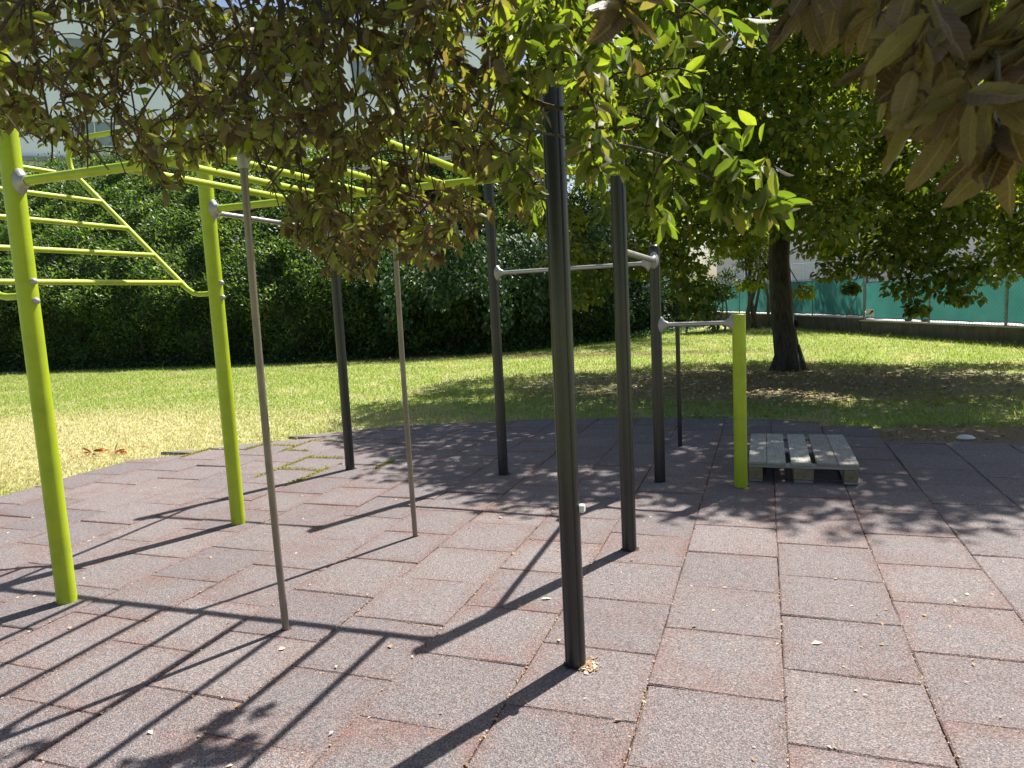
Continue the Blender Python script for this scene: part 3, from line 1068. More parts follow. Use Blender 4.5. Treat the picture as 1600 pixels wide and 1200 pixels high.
def lump(s, z, seed):
    r = np.random.default_rng(seed)
    o = np.zeros_like(s)
    for k in range(9):
        fx, fz, ph = r.uniform(.5, 3.2), r.uniform(.5, 3.0), r.uniform(0, 6.28)
        o += np.sin(s * fx + z * fz * r.choice([-1, 1]) + ph) / (1 + .5 * fx)
    return o * .22


def hedge(name, label, P, H, N, mat, seed, leaf=(.11, .05), droop=0.0, dome=3.0, nstems=6):
    P = np.asarray(P, float)
    c = P.mean(0)
    t_ = thing(name, label, 'hedge', (*P[len(P) // 2], -.035))
    # inner mass
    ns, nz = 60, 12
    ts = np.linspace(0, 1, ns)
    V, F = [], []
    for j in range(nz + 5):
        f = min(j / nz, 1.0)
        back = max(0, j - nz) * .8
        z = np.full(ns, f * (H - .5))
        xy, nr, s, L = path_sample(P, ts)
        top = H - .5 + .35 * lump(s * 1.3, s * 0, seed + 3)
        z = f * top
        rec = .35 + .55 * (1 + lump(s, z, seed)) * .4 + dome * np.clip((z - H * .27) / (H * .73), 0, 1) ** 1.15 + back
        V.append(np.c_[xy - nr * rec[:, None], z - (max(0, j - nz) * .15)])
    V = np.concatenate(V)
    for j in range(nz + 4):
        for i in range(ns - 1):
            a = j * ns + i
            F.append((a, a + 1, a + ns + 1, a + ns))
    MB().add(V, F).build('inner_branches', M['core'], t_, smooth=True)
    # leaves
    t = rng.random(N)
    f = rng.random(N) ** .85
    xy, nr, s, L = path_sample(P, t)
    top = H + .45 * lump(s * 1.3, s * 0, seed + 3) + .25 * np.maximum(0, rng.normal(0, 1, N)) * (f > .9)
    z = f * top
    rec = .55 * lump(s * 1.5, z * 1.4, seed + 9) + dome * np.clip((z - H * .27) / (H * .73), 0, 1) ** 1.15 + np.abs(rng.normal(0, .28, N)) - .12
    rec += .25 * np.exp(-z / .5)
    base = np.c_[xy - nr * rec[:, None], z]
    n3 = np.c_[nr, np.zeros(N)]
    d = unit(n3 * .6 + rand_dirs(N) * .8 + np.array([0, 0, .35 - droop]))
    nm = unit(n3 * .5 + np.array([0, 0, .9]) + rand_dirs(N) * .7)
    ln = rng.uniform(.75, 1.3, N) * leaf[0]
    rn = np.clip(rng.random(N) * .65 + .45 * (lump(s * 2.6, z * 1.2, seed + 20) > .12) * rng.random(N), 0, 1)
    # upright light young shoots
    leaf_cloud('foliage', base, d, nm, ln, ln * leaf[1] / leaf[0] * rng.uniform(.8, 1.2, N), rn, 'plain', mat, t_, kind='stuff')
    for k in range(nstems):
        q, nn, _, _ = path_sample(P, np.array([(k + .5) / nstems + rng.normal(0, .01)]))
        b = np.array([*(q[0] - nn[0] * .45), -.04])
        MB().tube([b, b + [rng.normal(0, .1), rng.normal(0, .1), .8], b + [rng.normal(0, .15), .35, H * .26]], [.07, .055, .03], 8).build('stem', M['oakbark'], t_, smooth=True)
    return t_


def subpath(P, t0, t1, n=8):
    return path_sample(P, np.linspace(t0, t1, n))[0]


hedge('laurel_hedge', 'tall glossy laurel hedge closing the lawn in front of the apartment block', subpath(HP, 0.0, .60), 8.0, 120000, M['laurelleaf'], 3, (.135, .060), dome=6.5, nstems=10)
ivyH = hedge('ivy_thicket', 'dark ivy draped thicket continuing the hedge behind the black posts', subpath(HP, .588, .81), 7.6, 46000, M['laurelleaf'], 14, (.125, .065), droop=.4, dome=5.5, nstems=5)
hedge('shaded_hedge', 'shaded hedge receding behind the linden tree', subpath(HP, .805, 1.0), 5.2, 17000, M['ivyleaf'], 25, (.12, .08), droop=.3, dome=2.4, nstems=5)
# hanging ivy curtains
bs, ds, ns_, ls, rs = [], [], [], [], []
for k in range(9):
    t0 = .60 + .2 * (k + rng.random() * .8) / 9
    xy, nr, s, L = path_sample(HP, np.array([t0]))
    ztop, zbot = rng.uniform(3.0, 4.2), rng.uniform(.5, 2.0)
    n = 750
    z = rng.uniform(zbot, ztop, n)
    wd = .16 + .38 * (z - zbot) / (ztop - zbot)
    tg = np.array([-nr[0][1], nr[0][0]])
    off = rng.normal(0, 1, n) * wd
    out = .30 + np.abs(rng.normal(0, .12, n)) + .10 * np.cos(off * 3)
    bs.append(np.c_[xy + nr * out[:, None] + tg[None] * off[:, None], z])
    ds.append(np.c_[np.repeat(nr, n, 0) * .6, np.full(n, -.9)] + rand_dirs(n) * .5)
    ns_.append(np.c_[np.repeat(nr, n, 0) * .8, np.full(n, .7)] + rand_dirs(n) * .4)
    ls.append(rng.uniform(.10, .16, n)); rs.append(np.clip(rng.random(n) * .7 + .3, 0, 1))
bs, ds, ns_, ls, rs = map(np.concatenate, (bs, ds, ns_, ls, rs))
leaf_cloud('hanging_ivy', bs, ds, ns_, ls, ls * .85, rs, 'heart', M['ivyleaf'], ivyH, kind='stuff')

# low ground cover along the foot of the hedge
t = rng.random(9000)
xy, nr, s, L = path_sample(HP, t * .98 + .01)
b = np.c_[xy + nr * (rng.gamma(2.0, .16, 9000))[:, None] - nr * .1, np.abs(rng.normal(0, .09, 9000)) - .02]
leaf_cloud('ground_ivy', b, rand_dirs(9000) + [0, 0, .5], rand_dirs(9000) * .6 + [0, 0, 1], rng.uniform(.06, .13, 9000), rng.uniform(.04, .09, 9000), rng.random(9000), 'heart', M['ivyleaf'],
           label='dark ground ivy along the foot of the hedge', cat='ground cover', kind='stuff')


# ================================================================== TREES BY CLUMPS
def bez(a, b, sag, n=7):
    a, b = np.asarray(a, float), np.asarray(b, float)
    t = np.linspace(0, 1, n)[:, None]
    return a + (b - a) * t + np.array(sag) * (4 * t * (1 - t)) / 1.0


def clump_leaves(centres, radii, counts, flat=.6):
    B, Nn, D = [], [], []
    for c, r, n in zip(centres, radii, counts):
        u = rand_dirs(n) * (rng.random((n, 1)) ** .45)
        p = c + u * np.array([r, r, r * flat])
        p[:, 2] -= .22 * r * (np.linalg.norm(u[:, :2], axis=1) ** 2)
        B.append(p); D.append(u * .7 + np.array([0, 0, -.55]) + rand_dirs(n) * .6); Nn.append(np.array([0, 0, 1.0]) + u * .5 + rand_dirs(n) * .55)
    return np.concatenate(B), np.concatenate(D), np.concatenate(Nn)


def px_depth(pts, depth):
    return [at(x, y, depth) for x, y in pts]


lin = thing('linden_tree', 'broad linden tree with dark trunk shading the lawn and the pallet', 'tree', (0.35, 14.06, -.035))
D0 = 13.2
base = np.array([0.35, 14.06, -.06])
tp = [base, np.array([0.345, 14.06, .12])] + px_depth([(1226, 520), (1221, 470), (1217, 410), (1219, 360), (1230, 300), (1243, 245)], D0)
tr_r = [.265, .225, .205, .195, .18, .175, .19, .18]
prof = 1 + .05 * np.sin(np.linspace(0, 2 * math.pi, 24, endpoint=False) * 5) + rng.normal(0, .018, 24)
trunk = MB().tube(tp, tr_r, 24, prof=prof).build('trunk', M['bark'], lin, smooth=True)
kn = at(1247, 505, D0 - .12)
# root flare
mb = MB()
for a in np.linspace(0, 6.28, 7)[:-1]:
    d = np.array([math.cos(a), math.sin(a), 0])
    mb.tube([base + d * .12 + [0, 0, .48], base + d * .17 + [0, 0, .22], base + d * .23 + [0, 0, .07], base + d * .33 + [0, 0, -.03]], [.07, .10, .09, .04], 8)
mb.build('root_flare', M['bark'], lin, smooth=True)
MB().tube([kn + FWD * .25, kn + FWD * .12, kn, kn - FWD * .03], [.09, .085, .05, .02], 10).build('knot', M['bark'], trunk, smooth=True)
fork = tp[-1]
CC, CR = np.array([0.75, 13.5, 5.5]), np.array([5.4, 4.9, 3.7])
limbs_end = [at(1335, 90, 12.6), at(1290, -60, 13.4), at(1110, 60, 12.4), at(1440, 330, 12.0), at(1020, 260, 12.0), at(1250, 60, 10.2), at(1300, 120, 16.5), at(1130, 180, 16.0), at(1520, 120, 13.0)]
nodes = [fork]
for k, e in enumerate(limbs_end):
    pts = bez(tp[-2] if k in (3, 4) else fork, e, [rng.normal(0, .12), rng.normal(0, .12), .28], 8)
    MB().tube(pts, np.linspace(.13 if k < 3 else .085, .03, 8), 10).build('limb', M['bark'], lin, smooth=True)
    nodes += list(pts[2:])
# explicit fringe clumps seen against the background, then the body of the crown
fr_px = [(905, 455, 11.2, .40), (935, 420, 11.4, .55), (890, 395, 11.2, .5), (985, 400, 11.6, .6), (1060, 400, 11.4, .5), (1075, 445, 11.2, .42), (1085, 482, 11.2, .25), (1040, 360, 11.0, .6),
         (1100, 350, 11.6, .55), (1150, 370, 12.4, .55), (1285, 375, 12.4, .5), (1310, 415, 11.6, .38), (1330, 448, 11.0, .13), (1380, 350, 11.4, .6), (1400, 400, 10.8, .5), (1420, 445, 10.6, .36),
         (1432, 480, 10.6, .2), (1470, 420, 10.4, .42), (1500, 455, 10.2, .3), (1530, 420, 10.2, .42), (1580, 390, 10.4, .5), (1480, 350, 10.8, .6), (1560, 330, 10.6, .6), (1620, 410, 10.2, .4),
         (1180, 300, 12.2, .5), (1260, 300, 14.5, .6), (1330, 330, 14.5, .6), (870, 340, 11.2, .5), (1255, 455, 13.6, .22), (1280, 330, 12.0, .5), (1200, 420, 14.3, .3), (1170, 440, 14.6, .3), (1640, 350, 10.4, .6)]
cs = [at(x, y, d) for x, y, d, r in fr_px]
crr = [r for *_, r in fr_px]
# a dense drooping mass in front, left of the trunk
for k in range(34):
    cs.append(at(rng.uniform(960, 1230), rng.uniform(60, 320), rng.uniform(9.2, 11.2))); crr.append(rng.uniform(.4, .65))
for k in range(30):
    cs.append(at(rng.uniform(1290, 1640), rng.uniform(90, 300), rng.uniform(11.8, 14.5))); crr.append(rng.uniform(.45, .7))
for k in range(26):
    cs.append(at(rng.uniform(1290, 1650), rng.uniform(270, 400), rng.uniform(10.0, 13.5))); crr.append(rng.uniform(.35, .6))
FRONT = np.array([(-6.63, 9.12), (-4.56, 6.91), (-3.39, 5.71), (-2.61, 5.16), (-1.89, 4.5), (-1.25, 4.46), (-.88, 4.77), (.14, 4.59), (.48, 4.45), (1.03, 4.79), (1.5, 5.2), (6.0, 5.4)])
k = 0
while k < 175:                                   # crown clumps added towards the sun to shade the matting
    sx, sy, z = rng.uniform(-5.4, 3.6), rng.uniform(4.5, 9.5), rng.uniform(5.2, 8.2)
    if sy < np.interp(sx, FRONT[:, 0], FRONT[:, 1]) + .30: continue
    c = np.array([sx + .277 * z, sy + .595 * z, z])
    if project(c)[1] > 40 and c[1] < 9.0: continue
    cs.append(c); crr.append(rng.uniform(.35, .65)); k += 1
for k in range(300):
    u = rand_dirs(1)[0]
    rr = rng.random() ** .38
    c = CC + u * CR * rr
    if c[2] < 2.35 + .25 * abs(c[0] - .35) * rng.random(): continue
    if np.hypot(c[0] - .35, c[1] - 14.0) < 1.1 and c[2] < 3.2: continue
    sx, sy = c[0] - .277 * c[2], c[1] - .595 * c[2]
    if sx < -6.3 or sy < np.interp(sx, FRONT[:, 0], FRONT[:, 1]) + .30: continue
    x_, y_, w_ = project(c)
    if x_ < 880 and y_ > 250: continue
    if c[2] < 3.6 and y_ > 330 and (1210 < x_ < 1290): continue
    cs.append(c); crr.append(rng.uniform(.40, .80))
cs, crr = np.array(cs), np.array(crr)
cnt = (crr ** 1.9 * 470).astype(int) + 30
cnt[:len(fr_px)] = (cnt[:len(fr_px)] * 1.7).astype(int)
B, D, Nn = clump_leaves(cs, crr, cnt)
n = len(B)
rn = np.clip(rng.random(n) * .72 + .28 * (rng.random(n) < .25) * rng.random(n) + np.repeat(rng.normal(0, .07, len(cs)), cnt), 0, 1)
ln = rng.uniform(.075, .125, n)
leaf_cloud('crown', B, D, Nn, ln, ln * rng.uniform(.8, 1.0, n), rn, 'heart', M['lindenleaf'], lin, kind='stuff')
print('linden leaves', n)
mb = MB()
nodes = np.array(nodes)
order = np.argsort(np.linalg.norm(cs - fork, axis=1))
allb = nodes.copy()
for i in order:
    c = cs[i]
    dd = np.linalg.norm(allb - c, axis=1) + .5 * np.maximum(0, allb[:, 2] - c[2] - 1.0)
    a = allb[np.argmin(dd)]
    pts = bez(a, c, [rng.normal(0, .08), rng.normal(0, .08), .10 + .05 * np.linalg.norm(c - a)], 5)
    L_ = np.linalg.norm(c - a)
    mb.tube(pts, np.linspace(min(.035, .012 + .012 * L_), .006, 5), 5, cap=False)
    allb = np.vstack([allb, pts[2:]])
    for q in range(3):
        e = c + rand_dirs(1)[0] * np.array([1, 1, .6]) * crr[i] * .8
        mb.tube(bez(c, e, [0, 0, .03], 3), [.006, .005, .003], 4, cap=False)
mb.build('branches', M['bark'], lin, smooth=True, kind='stuff')


def bush_tree(name, label, base, trunk_r, H, crown_c, crown_r, nclump, leafn, mat, leaf, cat='tree', stems=1, crange=(.5, .9)):
    t_ = thing(name, label, cat, base)
    base = np.asarray(base, float)
    for k in range(stems):
        e = np.asarray(crown_c) + rng.normal(0, .25, 3) * np.asarray(crown_r)
        b0 = base + (0 if stems == 1 else 1) * np.array([rng.normal(0, .45), rng.normal(0, .25), 0])
        MB().tube(bez(b0 - [0, 0, .05], e, [rng.normal(0, .15), 0, rng.normal(0, .1)], 8), np.linspace(trunk_r, trunk_r * .35, 8), 10).build('trunk', M['stem'] if stems > 1 else M['bark'], t_, smooth=True)
    u = rand_dirs(nclump) * (rng.random((nclump, 1)) ** .4)
    cs = np.asarray(crown_c) + u * np.asarray(crown_r)
    r = rng.uniform(*crange, nclump)
    cn = np.full(nclump, leafn)
    B, D, Nn = clump_leaves(cs, r, cn, .7)
    n = len(B)
    ln = rng.uniform(.8, 1.25, n) * leaf
    leaf_cloud('crown', B, D, Nn, ln, ln * .7, np.clip(rng.random(n) * .8 + np.repeat(rng.normal(.08, .1, nclump), cn), 0, 1), 'heart', mat, t_, kind='stuff')
    return t_


bush_tree('background_tree', 'tall tree standing behind the ivy thicket', (-4.0, 27.5, -.035), .22, 9, (-4.2, 27.0, 8.5), (4.6, 3.0, 4.6), 95, 170, M['lindenleaf'], .15, crange=(.6, 1.1))
bush_tree('background_tree', 'tree in the yard behind the cream building corner', (3.6, 31.5, .33), .2, 9, (3.8, 31.5, 7.4), (4.6, 3.0, 4.0), 80, 150, M['lindenleaf'], .15, crange=(.6, 1.1))
bush_tree('sunlit_shrub', 'bright leafy shrub at the end of the shaded hedge', (-1.85, 27.0, -.035), .04, 3, (-1.9, 27.0, 1.45), (.75, .6, 1.35), 26, 150, M['laurelleaf'], .10, cat='shrub', stems=4, crange=(.25, .45))
bush_tree('multi_stem_shrub', 'multi stemmed shrub with bare pale stems in front of the green screen', (-0.45, 28.6, -.035), .065, 3.2, (-0.4, 28.6, 3.1), (1.3, .9, .8), 26, 150, M['lindenleaf'], .11, cat='shrub', stems=8, crange=(.3, .5))


# ================================================================== OVERHANGING OAK
oak = thing('overhanging_oak', 'brownish evergreen oak with drooping twigs hanging over the matting', 'tree', (-1.5, -1.9, -.035))
ob = np.array([-1.5, -1.9, -.06])
otp = [ob, ob + [0, 0, .3], ob + [.03, .02, 1.2], ob + [.08, .08, 2.3], ob + [.16, .2, 3.0]]
MB().tube(otp, [.26, .20, .17, .155, .14], 18, prof=1 + rng.normal(0, .03, 18)).build('trunk', M['oakbark'], oak, smooth=True)
top = otp[-1]
YB = np.array([(-80, 210), (0, 215), (55, 225), (110, 262), (145, 250), (200, 262), (235, 292), (275, 330), (305, 295), (340, 255), (385, 245), (410, 270), (440, 350), (470, 405), (520, 440), (565, 440),
               (600, 405), (640, 432), (680, 405), (710, 392), (745, 375), (765, 290), (800, 330), (850, 362), (885, 335), (905, 300), (960, 270)])
# open places where the building, the sky or the rig shows through: x, y, rx, ry
HOLES = [(85, 185, 34, 28), (80, 262, 50, 26), (150, 215, 40, 30), (115, 60, 35, 35), (230, 170, 52, 34), (345, 10, 34, 22), (460, 15, 30, 26), (290, 225, 30, 22), (345, 290, 60, 30), (420, 300, 30, 34),
         (560, 130, 40, 30), (470, 245, 40, 22), (555, 200, 40, 24), (640, 250, 55, 22), (700, 285, 50, 16), (650, 195, 26, 14), (545, 290, 50, 16), (790, 250, 26, 40), (874, 240, 44, 120), (700, 300, 70, 22), (430, 300, 60, 34), (560, 330, 46, 16), (750, 90, 26, 20), (620, 60, 24, 18), (830, 110, 22, 18)]


def in_mask(x, y):
    if y > np.interp(x, YB[:, 0], YB[:, 1]): return False
    for hx, hy, rx, ry in HOLES:
        if ((x - hx) / rx) ** 2 + ((y - hy) / ry) ** 2 < .9: return False
    return True


boughs = [
    [top, (-1.3, -.6, 3.35), (-1.15, .5, 3.15), at(470, -160, 1.55), at(490, 0, 1.65), at(560, 45, 1.6), at(690, 85, 1.55), at(765, 180, 1.45), at(850, 208, 1.38), at(1000, 232, 1.32), at(1090, 268, 1.30), at(1190, 328, 1.28)],
    [top, (-1.9, -.4, 3.3), (-2.0, .8, 3.1), at(150, -150, 2.3), at(180, 40, 2.3), at(220, 150, 2.25), at(265, 270, 2.2)],
    [top, (-1.0, -.9, 3.2), (-.2, -.5, 2.6), (.28, .18, 2.1), at(1560, -60, .66), at(1558, 90, .64), at(1560, 190, .62), at(1545, 280, .60)],
    [(-1.15, .5, 3.15), at(420, -60, 1.9), at(385, 120, 1.9), at(400, 240, 1.8), at(440, 300, 1.75), at(520, 400, 1.7), at(560, 430, 1.7)],
    [(-2.0, .8, 3.1), (-3.0, 1.2, 3.1), at(-60, 60, 2.6), at(30, 190, 2.5), at(120, 225, 2.4)],
    [at(560, 45, 1.6), at(620, 160, 1.65), at(640, 290, 1.65), at(680, 380, 1.6)],
    [at(690, 85, 1.55), at(850, 164, 1.5), at(930, 166, 1.48), at(1000, 182, 1.45), at(1060, 205, 1.42)],
    [(-1.15, .5, 3.15), (-.9, 1.6, 3.4), (-1.0, 2.8, 3.6), (-1.2, 3.6, 3.5)],
    [(-2.0, .8, 3.1), (-2.4, 2.0, 3.6), (-2.0, 3.2, 3.7)],
    [at(470, -160, 1.55), at(800, -90, 1.2), at(975, 5, .95)],
    [at(800, -90, 1.2), at(1100, -60, 1.05), at(1265, -20, .80)],
]
nodes = []


def smooth_poly(pts, n=4):
    pts = [np.asarray(p, float) for p in pts]
    out = []
    for i in range(len(pts) - 1):
        p0, p1, p2, p3 = pts[max(i - 1, 0)], pts[i], pts[i + 1], pts[min(i + 2, len(pts) - 1)]
        for k in range(n):
            t = k / n
            out.append(.5 * ((2 * p1) + (-p0 + p2) * t + (2 * p0 - 5 * p1 + 4 * p2 - p3) * t * t + (-p0 + 3 * p1 - 3 * p2 + p3) * t ** 3))
    out.append(pts[-1])
    return np.array(out)


for k, bgh in enumerate(boughs):
    pts = smooth_poly(bgh, 5)
    n = len(pts)
    r0 = .05 if k < 3 else (.022 if k in (3, 4, 7, 8) else .008)
    if k == 2: r0 = .03
    rr = r0 * (1 - np.linspace(0, 1, n)) ** 5 + np.linspace(.0042, .002, n)
    rr[0] = r0
    seen = project(pts)
    MB().tube(pts, rr, 8).build('branch', M['twig'] if k > 4 else M['oakbark'], oak, smooth=True)
    nodes.append(pts)
nodes = np.concatenate(nodes)

sprays = []          # tip, scale, brown bias (negative paints sunlit twigs paler), individual?
k = 0
while k < 1600:
    x, y = rng.uniform(-70, 960), rng.uniform(-40, 445)
    if not in_mask(x, y): continue
    if x < 420:
        d = rng.uniform(1.9, 2.9) if rng.random() < .8 else rng.uniform(1.3, 1.9)
    elif x < 760:
        d = rng.uniform(1.45, 2.5) if y > 250 else rng.uniform(1.3, 2.7)
    else:
        d = rng.uniform(1.25, 2.2)
    br = .15
    if 420 < x < 760 and y > 200: br = .26
    if x > 780: br = -.16
    if x < 420: br = .20
    sprays.append((at(x, y - 8, d), .76 if x < 780 else .92, br, d)); k += 1
for x, y, d in [(1000, 215, 1.4), (1040, 200, 1.42), (1075, 255, 1.3), (1110, 190, 1.35), (1120, 215, 1.32), (1135, 260, 1.3), (1150, 290, 1.3), (1180, 290, 1.28), (1205, 310, 1.28), (1215, 335, 1.26), (1190, 345, 1.28),
                (1160, 335, 1.3), (1110, 320, 1.3), (1060, 300, 1.33), (1020, 280, 1.35), (980, 260, 1.38), (940, 240, 1.4), (960, 215, 1.42), (1085, 225, 1.35), (1000, 330, 1.35), (1040, 345, 1.35), (930, 200, 1.5), (900, 110, 1.5),
                (950, 130, 1.5), (1000, 120, 1.45), (1030, 150, 1.45), (880, 60, 1.5), (930, 40, 1.4), (1060, 60, 1.3), (1110, 35, 1.25), (1150, 60, 1.2), (1180, 30, 1.2), (1020, 30, 1.3), (960, 80, 1.45), (1190, 265, 1.3), (1230, 325, 1.28), (1090, 110, 1.4),
                (1130, 330, 1.3), (1155, 205, 1.34), (1075, 175, 1.4)]:
    sprays.append((at(x + rng.normal(0, 6), y + rng.normal(0, 6), d), 1.0, -.22, d))  # leaf colour lightened here to carry the sunlight
n_mid = len(sprays)
near = []
for x, y, d in [(1390, 60, .68), (1440, 40, .62), (1420, 110, .62), (1380, 150, .66), (1470, 150, .58), (1430, 210, .6), (1500, 90, .6), (1540, 140, .58), (1500, 230, .56), (1560, 230, .56), (1590, 60, .6), (1480, 300, .58), (1540, 300, .56),
                (1600, 290, .56), (1440, 290, .64), (1575, 165, .62), (1450, 250, .66), (1520, 30, .66), (1610, 200, .58), (1400, 270, .70), (1560, 350, .6), (1340, 20, .72), (1490, 190, .62), (1530, 255, .66), (1440, 80, .7)]:
    if rng.random() < .9: near.append((at(x + (x - 1480) * .15, y * .80 - 25, d * rng.uniform(.98, 1.25)), 1.0, .22, d))
near.append((at(972, 30, .95), 1.1, -.1, .95))
near.append((at(1265, 8, .80), 1.0, .7, .8))
# crown leaves added out of view to shade the twigs, sparing the branch tip
high = []
SN = SUNV / np.linalg.norm(SUNV)
lit = np.array([q[0] for q in sprays if project(q[0])[0] > 800])
shade_src = [q[0] for q in sprays if project(q[0])[0] < 760] + [q[0] for q in near] * 14


def ok_high(p):
    x, y, w = project(p)
    if w > 0.1 and y > -70 and -200 < x < 1800: return False
    if p[1] - .595 * p[2] > 1.30: return False
    if p[2] < 1.9 or np.linalg.norm(p - CAM) < .7: return False
    v = p - lit
    t = v @ SN
    d = np.linalg.norm(v - t[:, None] * SN, axis=1)
    return not ((t > 0) & (d < .17)).any()


tries = 0
while len(high) < 980 and tries < 14000:
    tries += 1
    if rng.random() < .8:
        p = shade_src[rng.integers(len(shade_src))] + SUNV * rng.uniform(.35, 2.2) + rng.normal(0, .12, 3)
    else:
        p = np.array([rng.uniform(-4.2, 1.6), rng.uniform(-3.2, 3.6), rng.uniform(2.6, 5.2)])
    if ok_high(p): high.append((p, 1.0, .1, 9))
for p, n in (((-1.02, 3.72, 3.15), 15), ((-1.25, 3.45, 3.2), 6), ((-1.85, 3.5, 3.2), 10)):
    for q in range(n): high.append((np.array(p) + rng.normal(0, 1, 3) * [.16, .10, .10], 1.0, .1, 9))

twigs = MB()
B_, D_, N_, L_, R_ = [], [], [], [], []
BH, DH, NH, LH, RH = [], [], [], [], []
BN_, DN_, NN_, LN_, RN_ = [], [], [], [], []
for idx, (tip, sc, br, dep) in enumerate(sorted(sprays + high, key=lambda s: np.min(np.linalg.norm(nodes - s[0], axis=1))) + near):
    isnear = dep < 1.0
    dd = np.linalg.norm(nodes - tip, axis=1) + .35 * np.maximum(0, tip[2] + .05 - nodes[:, 2])
    a = nodes[np.argmin(dd)]
    L = np.linalg.norm(tip - a)
    pts = bez(a, tip, [rng.normal(0, .03), rng.normal(0, .03), .05 + .10 * L], 6) if L > .12 else bez(a, tip, [0, 0, .015], 4)
    if L > 0.02:
        twigs.tube(pts, np.linspace(.0019 + .0024 * min(L, 1), .0012, len(pts)) * (1.0 if isnear else 1.35), 5, cap=False)
        if L > .06: nodes = np.vstack([nodes, pts[1:]])
    # leaves round the outer part of the twig
    out = unit(tip - a + np.array([0, 0, -.10]) + rng.normal(0, .05, 3))
    nl = rng.integers(7, 13) if not isnear else rng.integers(6, 9)
    ishigh = dep > 8
    if ishigh: nl = 15
    span = (.18 if isnear else .21) if not ishigh else .21
    span = min(span, max(.06, L * .9))
    for j in range(nl):
        f = rng.random() ** (1.0 if not isnear else .9)
        b = tip - out * span * f * .9
        side = rand_dirs(1)[0]
        side = unit(side - out * (side @ out))
        d = unit(out * (.75 - .35 * f) + side * rng.uniform(.5, 1.2) + np.array([0, 0, rng.uniform(-.6, .1)]))
        if isnear: d = unit(d + unit(-RIGHT * .9 - UP * .6) * rng.uniform(0, .55))
        nm = unit(np.array([0, 0, .6]) + rand_dirs(1)[0] * .95 - side * .2)
        ll = rng.uniform(.034, .060) * sc
        rr = np.clip(rng.normal(.36 + br, .26), 0, 1)
        if isnear:
            BN_.append(b); DN_.append(d); NN_.append(nm); LN_.append(ll * 1.36); RN_.append(rr)
        elif ishigh:
            BH.append(b); DH.append(d); NH.append(nm); LH.append(ll * 1.5); RH.append(rr)
        else:
            B_.append(b); D_.append(d); N_.append(nm); L_.append(ll); R_.append(rr)
for k in range(34):                              # long bare hanging twigs
    x0 = rng.uniform(60, 760)
    x1 = x0 + rng.normal(20, 60)
    y1 = min(rng.uniform(150, 410), np.interp(x1, YB[:, 0], YB[:, 1]) + 10)
    dd = rng.uniform(1.35, 2.1)
    a, b = at(x0, -60, dd), at(x1, y1, dd * rng.uniform(.95, 1.05))
    pts = smooth_poly([a, a + (b - a) * .35 + rng.normal(0, .035, 3), a + (b - a) * .7 + rng.normal(0, .035, 3), b], 4)
    a0 = nodes[np.argmin(np.linalg.norm(nodes - (a + [0, 0, .25]), axis=1))]
    pts = np.vstack([[a0], pts])
    twigs.tube(pts, np.linspace(.0042, .0014, len(pts)), 6, cap=False)
twigs.build('twigs', M['twig'], oak, smooth=True, kind='stuff')
B_, D_, N_, L_, R_ = map(np.array, (B_, D_, N_, L_, R_))
BH, DH, NH, LH, RH = map(np.array, (BH, DH, NH, LH, RH))
leaf_cloud('shade_crown', BH, DH, NH, LH, LH * .6, RH, 'plain', M['oakleaf'], oak, kind='stuff')  # unseen leaves, added for the shade they cast
leaf_cloud('leaf_mass', B_, D_, N_, L_, L_ * rng.uniform(.65, .95, len(L_)), R_, 'oak', M['oakleaf'], oak, kind='stuff')
print('oak leaves', len(B_), 'near', len(BN_))
# the large near leaves, one by one, sharing a few shapes
def big_leaf():
    """lance-shaped leaf with shallow teeth, a sunk midrib and a gentle curl"""
    nt = 13
    t = np.linspace(0, 1, nt)
    w = .165 * rng.uniform(.8, 1.15) * np.sin(math.pi * np.clip(t, 0, 1) ** .85) ** .62 + .003
    w[1:-1] += np.where(np.arange(1, nt - 1) % 2 == 0, .008, -.006)
    curl, twist, side, cup = rng.normal(-.12, .10), rng.normal(0, .5), rng.normal(0, .09), rng.uniform(.15, .5)
    V = []
    for i in range(nt):
        for u in (-1, -.5, 0, .5, 1):
            x = u * w[i]
            z = curl * t[i] ** 2 + cup * abs(x) - (.012 if u == 0 else 0) + twist * x * t[i] + .012 * math.sin(t[i] * 17 + u * 2)
            V.append([x + side * t[i] ** 2, t[i] + .03 * (1 - abs(u)) * (i > 0), z])
    F = np.array([(i * 5 + j, i * 5 + j + 1, (i + 1) * 5 + j + 1, (i + 1) * 5 + j) for i in range(nt - 1) for j in range(4)])
    return np.array(V), F


shapes = []
for k in range(18):
    Tv, Fq = big_leaf()
    rib = np.tile([0, .35, 1, .35, 0], 13)
    me = mesh_np('leaf', Tv, [Fq], M['oakleaf_veined'], True, {'rib': rib, 'along': np.repeat(np.linspace(0, 1, 13), 5), 'rnd': np.full(len(Tv), np.clip(rng.normal(.80, .17), 0, 1))})
    shapes.append(me)
oo = origin(oak)
for b, d, nm, ll in list(zip(BN_, DN_, NN_, LN_))[:295]:
    x, y, z = frames(d[None], nm[None])
    o = bpy.data.objects.new('leaf', shapes[rng.integers(18)])
    C.objects.link(o)
    o.parent = oak
    m = np.eye(4)
    m[:3, 0], m[:3, 1], m[:3, 2], m[:3, 3] = x[0] * ll, y[0] * ll, z[0] * ll, b - oo
    o.matrix_basis = Matrix(m.tolist())


